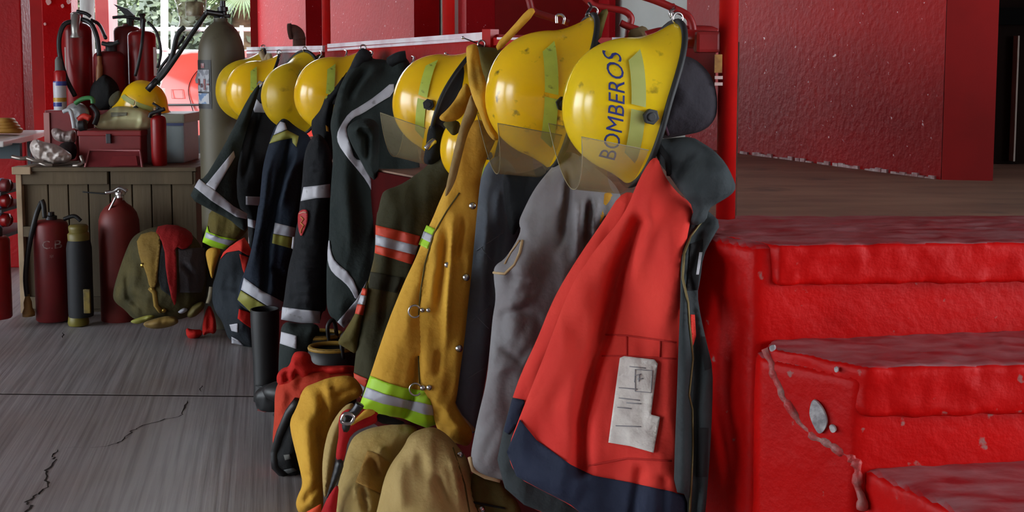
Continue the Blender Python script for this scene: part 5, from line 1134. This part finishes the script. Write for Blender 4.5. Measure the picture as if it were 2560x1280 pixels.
box('box_body', (Xat(106, 6.45), Xat(185, 6.45), 6.45, 6.60, zc, Zat(276, 6.45)), mat('box_red', (140, 26, 28), 0.5, (120, 18, 22), 5), t, 0.008)
box('box_side_label', (Xat(104, 6.44), Xat(118, 6.44), 6.44, 6.452, zc + 0.03, Zat(282, 6.45)), mat('faded_pink', (190, 130, 124), 0.6), t)
t = root_at('red_chest', 'dark red chest behind the storage box beside the tall cylinder', 'chest', 480, 790, 6.6)
box('chest_body', (Xat(440, 6.5), Xat(500, 6.5), 7.05, 7.5, 0, Zat(286, 6.9)), M['red_dark'], t, 0.006); box('chest_lid', (Xat(438, 6.5), Xat(502, 6.5), 7.02, 7.52, Zat(286, 6.9), Zat(272, 6.9)), mat('pale_lid', (150, 130, 128), 0.5), t, 0.004)
# helmet on the crate
helmet('yellow fire helmet resting on the plastic sack on the crate, brim to the right', 358, 268, 6.42, (0.97, -0.12, -0.20), (0.12, -0.15, 0.97), 0.80, False, 'helmet', 'lime_dull', hooked=False, group=None)
t = root_at('black_pouch', 'black pouch slumped left of the crate helmet', 'pouch', 270, 330, 6.5)
relief('pouch_body', q('a', (610, 560), (680, 490), (740, 510), (800, 580), (800, 700), (740, 730), (640, 740), (590, 650)), 6.58, M['black_cloth'], t, th=0.10, r=0.08, g=5)
relief('pouch_flap', q('a', (720, 650), (800, 590), (820, 650), (800, 720), (730, 720)), 6.46, fabric('olive_flap', (74, 70, 52)), t, th=0.03, r=0.03, g=4)
# big extinguishers at the back of the crate
t = root_at('fire_extinguisher', 'large red extinguisher with chrome valve and looped black hose at the back', 'fire extinguisher', 195, 390, 6.7)
lathe('cylinder', 197, cyl_prof(36, 56, zc_y(6.7), 22, 14), 6.7, M['ext_red'], t)
lathe('valve', 192, [(13, 60), (15, 48), (15, 34), (9, 30)], 6.68, mat('worn_chrome', (178, 176, 172), 0.4, metal=0.7), t, 14)
tube('outlet', [P(190, 40, 6.62), P(188, 66, 6.58), P(190, 94, 6.58)], [0.024, 0.022, 0.022, 0.03], mat('worn_chrome_2', (170, 168, 162), 0.4, metal=0.7), t, 12)
tube('lever', [P(192, 28, 6.66), P(215, 34, 6.66), P(226, 42, 6.66)], 0.010, M['dark_steel'], t, 8)
tube('hose', [P(180, 54, 6.62), P(160, 62, 6.6), P(148, 95, 6.58), P(150, 140, 6.58), P(165, 195, 6.56), P(188, 240, 6.55)], 0.013, M['black_rubber'], t, 10)
tube('hose', [P(205, 48, 6.62), P(228, 60, 6.6), P(243, 95, 6.58), P(248, 140, 6.57)], 0.013, M['black_rubber'], t, 10)
tube('nozzle', [P(248, 140, 6.57), P(249, 175, 6.56), P(247, 205, 6.56)], [0.012, 0.018, 0.016], mat('hose_brass', (140, 90, 50), 0.5), t, 10)
box('label_strip', (Xat(157, 6.6), Xat(164, 6.6), 6.63, 6.636, Zat(176, 6.62), Zat(118, 6.62)), mat('pale_label', (196, 180, 176), 0.6), t)
t = root_at('fire_extinguisher', 'small red extinguisher half hidden between the larger ones at the back', 'fire extinguisher', 275, 390, 6.8)
lathe('cylinder', 276, cyl_prof(38, 126, zc_y(6.66), 18, 12), 6.66, M['ext_dark'], t)
lathe('valve', 278, [(14, 128), (14, 112), (8, 104)], 6.64, M['black_rubber'], t, 12)
tube('lever', [P(255, 108, 6.58), P(278, 112, 6.58), P(298, 104, 6.58)], 0.012, M['black_rubber'], t, 8)
tube('hose', [P(228, 50, 6.72), P(248, 62, 6.74), P(264, 95, 6.58)], 0.010, M['black_rubber'], t, 8)
t = root_at('fire_extinguisher', 'tall red extinguisher with raised black lever at the back of the crate', 'fire extinguisher', 318, 390, 6.9)
lathe('cylinder', 322, cyl_prof(33, 64, zc_y(6.9), 14, 10), 6.9, M['ext_dark'], t)
lathe('valve', 325, [(9, 64), (9, 46), (12, 44), (12, 38)], 6.9, M['black_rubber'], t, 10)
extr('lever', [P(283, 10, 6.88), P(318, 22, 6.88), P(335, 38, 6.88), P(333, 52, 6.88), (P(314, 40, 6.88)), P(300, 25, 6.88)], (0, 0.02, 0), M['black_rubber'], t)
tube('handle', [P(282, 44, 6.88), P(312, 42, 6.88), P(350, 48, 6.88)], 0.009, M['black_rubber'], t, 8)
t = root_at('fire_extinguisher', 'red extinguisher with hanging black hose in front of the tall one', 'fire extinguisher', 358, 390, 6.75)
lathe('cylinder', 358, cyl_prof(34, 76, zc_y(6.75), 14, 8), 6.75, M['ext_red'], t)
lathe('valve', 356, [(6, 76), (6, 42), (9, 38), (7, 34)], 6.75, M['dark_steel'], t, 10)
tube('hose', [P(360, 48, 6.68), P(356, 100, 6.60), P(348, 150, 6.60), P(338, 190, 6.60)], 0.009, M['black_rubber'], t, 8)
tube('hose', [P(370, 55, 6.68), P(392, 82, 6.66), P(402, 130, 6.66), P(394, 170, 6.66)], 0.008, M['black_rubber'], t, 8)
box('label_strip', (Xat(381, 6.66), Xat(389, 6.66), 6.68, 6.686, Zat(190, 6.66), Zat(118, 6.66)), mat('pale_label_2', (190, 160, 156), 0.6), t)
t = root_at('spray_can', 'red, white and blue spray can beside the looped hose', 'can', 150, 275, 6.5)
lathe('can', 150, [(15.5, 276), (15.5, 206)], 6.5, mat('white_tin', (206, 206, 210), 0.4), t, 20)
lathe('blue_band', 150, [(15.9, 214), (15.9, 203)], 6.5, mat('blue_tin', (50, 66, 150), 0.4), t, 20); lathe('blue_band', 150, [(15.9, 266), (15.9, 256)], 6.5, mat('blue_tin_2', (44, 60, 140), 0.4), t, 20)
lathe('yellow_band', 150, [(15.8, 254), (15.8, 244)], 6.5, mat('yellow_tin', (196, 150, 40), 0.4), t, 20)
lathe('cap', 150, [(14, 204), (14, 180), (10, 176)], 6.5, mat('red_cap', (176, 24, 26), 0.4), t, 20)
lathe('nozzle', 146, [(9, 178), (8, 150), (4, 142)], 6.5, mat('grey_cap', (110, 112, 108), 0.6), t, 12)

# tall gas cylinder
t = root_at('gas_cylinder', 'tall grey olive gas cylinder with paper label at the end of the rack', 'cylinder', 555, 800, 5.75)
M['cyl'] = mat('grey_olive_paint', (96, 90, 70), 0.5, (80, 74, 57), 4, (1, 1, 0.3), col3=(58, 51, 38), n3=6)
lathe('cylinder', 560, [(54, 812), (57, 800), (57, 140), (56, 122), (52, 104), (46, 88), (38, 74), (29, 64), (20, 58), (17, 54), (17, 46)], 5.75, M['cyl'], t, 36)
lathe('valve', 557, [(10, 50), (9, 30), (13, 28), (13, 18), (7, 16), (7, 2)], 5.75, M['dark_steel'], t, 12)
tube('valve_arm', [P(515, 30, 5.7), P(535, 33, 5.72), P(557, 36, 5.74)], 0.014, M['dark_steel'], t, 10)
tube('valve_wheel', [P(535 + 40 * k, 40, 5.74) for k in (0, 1)], 0.009, M['dark_steel'], t, 8, 1)
def curved(nm, x0_, x1_, y0_, y1_, m, eps):
    r = 57 * 5.75 / F + eps; c = P(560, 429, 5.75); vs_, fs = [], []; n = 8
    for k in range(n + 1):
        X = ((x0_ + (x1_ - x0_) * k / n) - 555) * 5.75 / F; Yv = 5.75 - math.sqrt(max(0, r * r - X * X))
        vs_ += [(c[0] + X, Yv, Zat(y0_, 5.75)), (c[0] + X, Yv, Zat(y1_, 5.75))]
        if k: fs.append((2 * k - 2, 2 * k - 1, 2 * k + 1, 2 * k))
    return obj(nm, vs_, fs, m, t)
curved('label', 500, 542, 150, 270, mat('black_label', (34, 34, 36), 0.5), 0.002); curved('label_paper', 501, 537, 174, 228, mat('grey_paper', (176, 178, 186), 0.5, (120, 122, 132), 45, contrast=(0.5, 0.56)), 0.004)
curved('label_blue', 502, 536, 232, 258, mat('blue_print', (110, 140, 180), 0.5, (196, 200, 206), 30, contrast=(0.48, 0.52)), 0.004)
curved('label_mark', 514, 524, 158, 170, mat('label_white', (170, 150, 150), 0.5, (150, 60, 60), 60), 0.004)
for kk in range(4): curved('label_mark', 503 + kk * 9, 509 + kk * 9, 196 + (kk % 2) * 12, 212 + (kk % 3) * 6, mat('label_print', (60, 58, 70), 0.5, (150, 60, 60), 40), 0.006)

# hanging regulator wrapped in plastic with two hoses
t = root_at('regulator', 'pressure regulator wrapped in clear plastic hanging at the top left', 'regulator', 485, 20, 5.9)
M['film'] = clear('clear_film', (236, 238, 242), 0.35)
S = relief('plastic_wrap', q('a', (1150, -40), (1180, 60), (1200, 150), (1170, 200), (1240, 250), (1320, 240), (1360, 150), (1375, 60), (1380, -40)), 5.95, M['film'], t, th=0.09, r=0.08, g=5, wr=0.02, ws=(0.04, 0.04))
lathe('gauge', 486, [(20, 40), (22, 34), (22, 8), (18, 4)], 5.95, mat('dull_brass', (120, 110, 86), 0.4, metal=0.6), t, 18)
lathe('cord', 486, [(3, 6), (3, -420)], 5.95, M['black_rubber'], t, 8)
tube('hose', [P(*p, 5.85) for p in q('a', (1380, 80), (1290, 210), (1190, 360), (1090, 500), (1010, 580))], 0.012, M['black_rubber'], t, 8)
tube('hose', [P(*p, 5.9) for p in q('a', (1230, 180), (1180, 240), (1140, 400), (1060, 510), (995, 592))], 0.012, M['black_rubber'], t, 8)
tube('hose', [P(*p, 5.95) for p in q('a', (1230, 240), (1160, 340), (1080, 440), (1050, 500))], 0.008, M['black_rubber'], t, 8)
tube('hose_end', [P(*p, 5.85) for p in q('a', (1050, 530), (985, 600))], 0.016, M['dark_steel'], t, 10, 1)

# gear pile in front of the crate
t = root_at('turnout_gear', 'heap of olive trousers on boots with red and yellow suspenders by the crate', 'gear', 400, 820, 5.6)
S = relief('trousers', q('b', (1000, 475), (920, 500), (850, 540), (810, 620), (760, 760), (720, 900), (730, 960), (800, 1010), (850, 1070), (960, 1100), (1100, 1080), (1200, 1060), (1290, 1000), (1325, 940), (1320, 660), (1250, 540), (1140, 465)), [(400, 580, 5.65), (400, 800, 5.5)], fabric('dark_olive_gear', (82, 74, 42), (62, 58, 36)), t, th=0.18, r=0.18, g=6, folds=[(q('b', (800, 700), (820, 900), (950, 1000)), 8, -0.03), (q('b', (880, 700), (850, 900)), 9, 0.02), (q('b', (780, 900), (950, 1040)), 7, -0.03), (q('b', (1150, 700), (1230, 780), (1240, 880)), 7, -0.025)])
patch(S, q('b', (1140, 620), (1310, 610), (1315, 820), (1290, 900), (1150, 900)), fabric('grey_lining_dark', (84, 82, 84), (72, 70, 74)), 'lining', g=5)
patch(S, q('b', (870, 535), (1000, 500), (1032, 560), (1012, 740), (1002, 860), (960, 880), (932, 760), (892, 680)), fabric('ochre_strap', (140, 112, 50), (126, 100, 46)), 'yellow_suspender', g=5, eps=0.012, smooth=1)
patch(S, q('b', (980, 482), (1100, 458), (1220, 500), (1242, 570), (1180, 632), (1120, 600), (1132, 700), (1132, 960), (1110, 990), (1062, 780), (1052, 600)), fabric('dark_red_strap', (150, 24, 24), (136, 20, 22)), 'red_suspender', g=5, eps=0.012, smooth=1)
patch(S, q('b', (1010, 580), (1060, 600), (1090, 780), (1130, 950), (1030, 880), (1005, 780)), M['black_cloth'], 'dark_opening', g=5, eps=0.008)
line(S, q('b', (960, 870), (990, 900), (1000, 980), (1030, 1020)), 0.012, fabric('ochre_strap_2', (140, 112, 50)), 'strap_tail')
for (x, y) in ((915, 725), (975, 880), (1048, 1012)): stud(S, *q('b', (x, y))[0], 0.012, M['brass'], 'buckle')
relief('boot_toe', q('b', (910, 1092), (1000, 1062), (1090, 1045), (1145, 1070), (1135, 1105), (1020, 1135), (930, 1125)), 5.36, mat('boot_tan', (140, 112, 50), 0.7, (110, 86, 40), 14), t, th=0.05, r=0.05, g=4)
relief('boot_toe', q('b', (1190, 1040), (1230, 980), (1300, 950), (1315, 990), (1260, 1050), (1210, 1066)), 5.42, mat('boot_olive', (96, 84, 36), 0.7), t, th=0.05, r=0.05, g=4)
relief('reflective_cuff', q('b', (820, 1085), (900, 1055), (970, 1040), (1000, 1055), (930, 1085), (880, 1105)), 5.38, M['dull_lime'], t, th=0.02, r=0.03, g=4)
relief('reflective_cuff', q('b', (1130, 1020), (1180, 990), (1210, 1010), (1160, 1040)), 5.40, M['silver'], t, th=0.02, r=0.03, g=4)

# ------------------------------------------------------------------ outside, beyond the open side
M['car'] = mat('faded_red_car_paint', (196, 56, 40), 0.35, (190, 52, 38), 3, coat=0.4)
M['car_glass'] = mat('car_glass', (70, 80, 84), 0.15, spec=0.6)
CYc = 12.5
t = thing('car', 'faded red hatchback parked outside beyond the crate', 'car', (Xat(560, CYc), CYc + 0.8, -0.06))
def cz(y): return Zat(y, CYc)
def cx_(x): return Xat(x, CYc)
prof = [(392, 420), (388, 330), (390, 260), (396, 215), (408, 180), (424, 152), (444, 134), (480, 127), (700, 124), (800, 130), (880, 190), (1050, 220), (1110, 250), (1120, 420)]
side = [(cx_(x), CYc, cz(y)) for x, y in prof]
extr('body', side, (0, 1.62, 0), M['car'], t, 0.03, True)
extr('side_window', [P(488, 200, CYc), P(497, 168, CYc), P(520, 145, CYc), P(760, 142, CYc), P(820, 190, CYc), P(820, 205, CYc), P(490, 208, CYc)], (0, -0.006, 0), M['car_glass'], t)
tube('door_seam', [P(*p, CYc - 0.008) for p in ((500, 170), (480, 195), (471, 225), (478, 262), (490, 300))], 0.004, M['black_gap'], t, 6)
tube('fuel_flap', [P(*p, CYc - 0.008) for p in ((428, 224), (456, 224), (458, 246), (430, 246))], 0.003, mat('car_seam', (150, 50, 40), 0.5), t, 6, 1, True)
tube('side_trim', [P(395, 262, CYc - 0.01), P(500, 262, CYc - 0.01), P(1110, 262, CYc - 0.01)], 0.012, M['black_rubber'], t, 6, 1)
for xx in (520, 1010):
    bm = bmesh.new(); bmesh.ops.create_cone(bm, cap_ends=True, segments=24, radius1=0.3, radius2=0.3, depth=0.2, matrix=Matrix.Translation((cx_(xx), CYc + 0.08, 0.24)) @ Matrix.Rotation(math.pi / 2, 4, 'X')); fin(bm, 'wheel', M['black_rubber'], t, 0.02)
# fence of pale tubes
t = thing('fence', 'pale tubular fence behind the parked car', 'fence', (Xat(500, 14.5), 14.5, -0.06))
M['fence'] = mat('pale_fence_paint', (196, 204, 204), 0.5)
for yy in (72, 128): tube('rail', [P(180, yy, 14.5), P(420, yy + 1, 14.5), P(700, yy + 2, 14.5)], 0.025, M['fence'], t, 8, 1)
for xx in (268, 340, 432, 520, 604): tube('fence_post', [P(xx, 64, 14.5), P(xx, 420, 14.5)], 0.024, M['fence'], t, 8, 1)
lp = thing('lamp_post', 'white post rising behind the extinguishers', 'post', (Xat(411, 13.8), 13.8, -0.06))
tube('pole', [P(411, 420, 13.8), P(411, 120, 13.8), P(411, -300, 13.8)], 0.042, mat('white_post', (214, 222, 226), 0.5), lp, 12, 1)
tube('collar', [P(411, 128, 13.8), P(411, 120, 13.8)], 0.052, M['fence'], lp, 12, 1)
lp2 = thing('tree_trunk', 'grey trunk between the red pillars at the top left', 'tree', (Xat(219, 13.0), 13.0, -0.06))
tube('trunk', [P(219, 420, 13), P(221, 200, 13), P(218, 0, 13), P(222, -400, 13)], 0.075, mat('grey_bark', (96, 96, 92), 0.9, (70, 68, 66), 9, (1, 1, 0.2)), lp2, 12)
tube('branch', [P(219, -380, 13), P(190, -520, 13.1), P(150, -600, 13.2)], 0.04, mat('grey_bark_2', (96, 96, 92), 0.9), lp2, 8)
lw = struct(box('wall_low', (Xat(80, 11.6), Xat(400, 11.6), 11.6, 11.75, -0.06, Zat(222, 11.6)), mat('low_wall', (156, 152, 142), 0.9, (130, 126, 118), 5)))
# trees: clouds of single leaves on trunks
def tree(nm, label, cx, cy, Y, rx, rz, n, size, cols, group=None, palm=False):
    c = Vector(P(cx, cy, Y)); t = thing(nm, label, 'tree', (c.x, c.y, -0.06), group)
    tube('trunk', [(c.x, c.y, -0.06), (c.x + 0.05, c.y, c.z * 0.5), (c.x, c.y, c.z + 0.3)], 0.10, mat('bark', (84, 70, 54), 0.9), t, 8)
    rng = random.Random(int(cx * 7 + cy))
    for ci, col in enumerate(cols):
        vs_, fs = [], []
        for k in range(n // len(cols)):
            while True:
                p = Vector((rng.uniform(-1, 1), rng.uniform(-1, 1), rng.uniform(-1, 1)))
                if 0.35 < p.length < 1: break
            p = Vector((p.x * rx, p.y * rx * 0.7, p.z * rz)) + c
            p += Vector((noise.noise(p * 0.9), noise.noise(p * 0.9 + Vector((9, 0, 0))), noise.noise(p * 0.9 + Vector((0, 9, 0))))) * 0.5
            a = Vector((rng.uniform(-1, 1), rng.uniform(-1, 1), rng.uniform(-1, 0.6))).normalized(); b = a.orthogonal().normalized()
            s = size * rng.uniform(0.6, 1.3); i = len(vs_)
            vs_ += [p, p + a * s * .5 + b * s * .28, p + a * s, p + a * s * .5 - b * s * .28]; fs.append((i, i + 1, i + 2, i + 3))
        o = obj('foliage', vs_, fs, mat('leaf_%d' % ci, col, 0.6), t, False); o['kind'] = 'stuff'
    return t
GR = [(70, 84, 46), (96, 110, 66), (50, 62, 36)]
tree('leafy_tree', 'grey green leafy tree behind the fence left of the white post', 330, 20, 18.6, 1.6, 1.5, 5000, 0.16, GR, 'trees beyond the fence')
tree('leafy_tree', 'grey green leafy tree behind the fence right of the white post', 470, 40, 22.8, 1.9, 1.5, 5000, 0.16, GR, 'trees beyond the fence')
tree('leafy_tree', 'pale bright tree seen between the two leftmost red pillars', 205, 40, 20, 0.9, 1.6, 2500, 0.16, [(110, 124, 84), (136, 148, 110)], 'trees beyond the fence')
tree('leafy_shrub', 'low green shrub at the foot of the fence by the red wall', 606, 100, 18.6, 0.7, 0.5, 1800, 0.13, [(92, 112, 60), (116, 132, 80)], 'trees beyond the fence')
tree('leafy_shrub', 'dense dark hedge behind the parked car', 440, 150, 16.0, 1.5, 0.7, 4000, 0.15, [(48, 58, 38), (68, 78, 50)], 'trees beyond the fence')
# palm
c = Vector(P(606, -40, 15.5)); t = thing('palm_tree', 'palm with drooping spiky fronds above the tall gas cylinder', 'tree', (c.x, c.y, -0.06))
tube('trunk', [(c.x, c.y, -0.06), (c.x, c.y, c.z)], 0.14, mat('palm_bark', (100, 84, 60), 0.9, (80, 66, 48), 10, (1, 1, 4)), t, 10)
rng = random.Random(5)
pm = [mat('palm_leaf_%d' % k, cc, 0.5) for k, cc in enumerate(((72, 86, 44), (104, 110, 62), (54, 66, 38)))]
for k in range(26):
    a = rng.uniform(0, 2 * math.pi); el = rng.uniform(-1.1, 0.6); L = rng.uniform(0.6, 0.95)
    d = Vector((math.cos(a) * math.cos(el), math.sin(a) * math.cos(el), math.sin(el))); vs_, fs = [], []
    tip = c + d * L * 0.45; sd = d.cross(Vector((0, 0, 1))); sd = sd.normalized() if sd.length > 1e-3 else Vector((1, 0, 0)); up = sd.cross(d)
    vs_ += [c, c + sd * 0.012, tip + sd * 0.006, tip]; fs.append((0, 1, 2, 3))
    for j in range(17):
        b = (j / 16 - 0.5) * 2.4; dd = (d * math.cos(b) + sd * math.sin(b)).normalized(); e = tip + dd * L * 0.62 * (1 - 0.25 * abs(b)) + Vector((0, 0, -0.12 * L)); i = len(vs_)
        m_ = tip.lerp(e, 0.5) + Vector((0, 0, 0.03)); w_ = dd.cross(up).normalized() * 0.013
        vs_ += [tip, m_ - w_, e, m_ + w_]; fs.append((i, i + 1, i + 2, i + 3))
    obj('frond', vs_, fs, pm[k % 3], t, False)
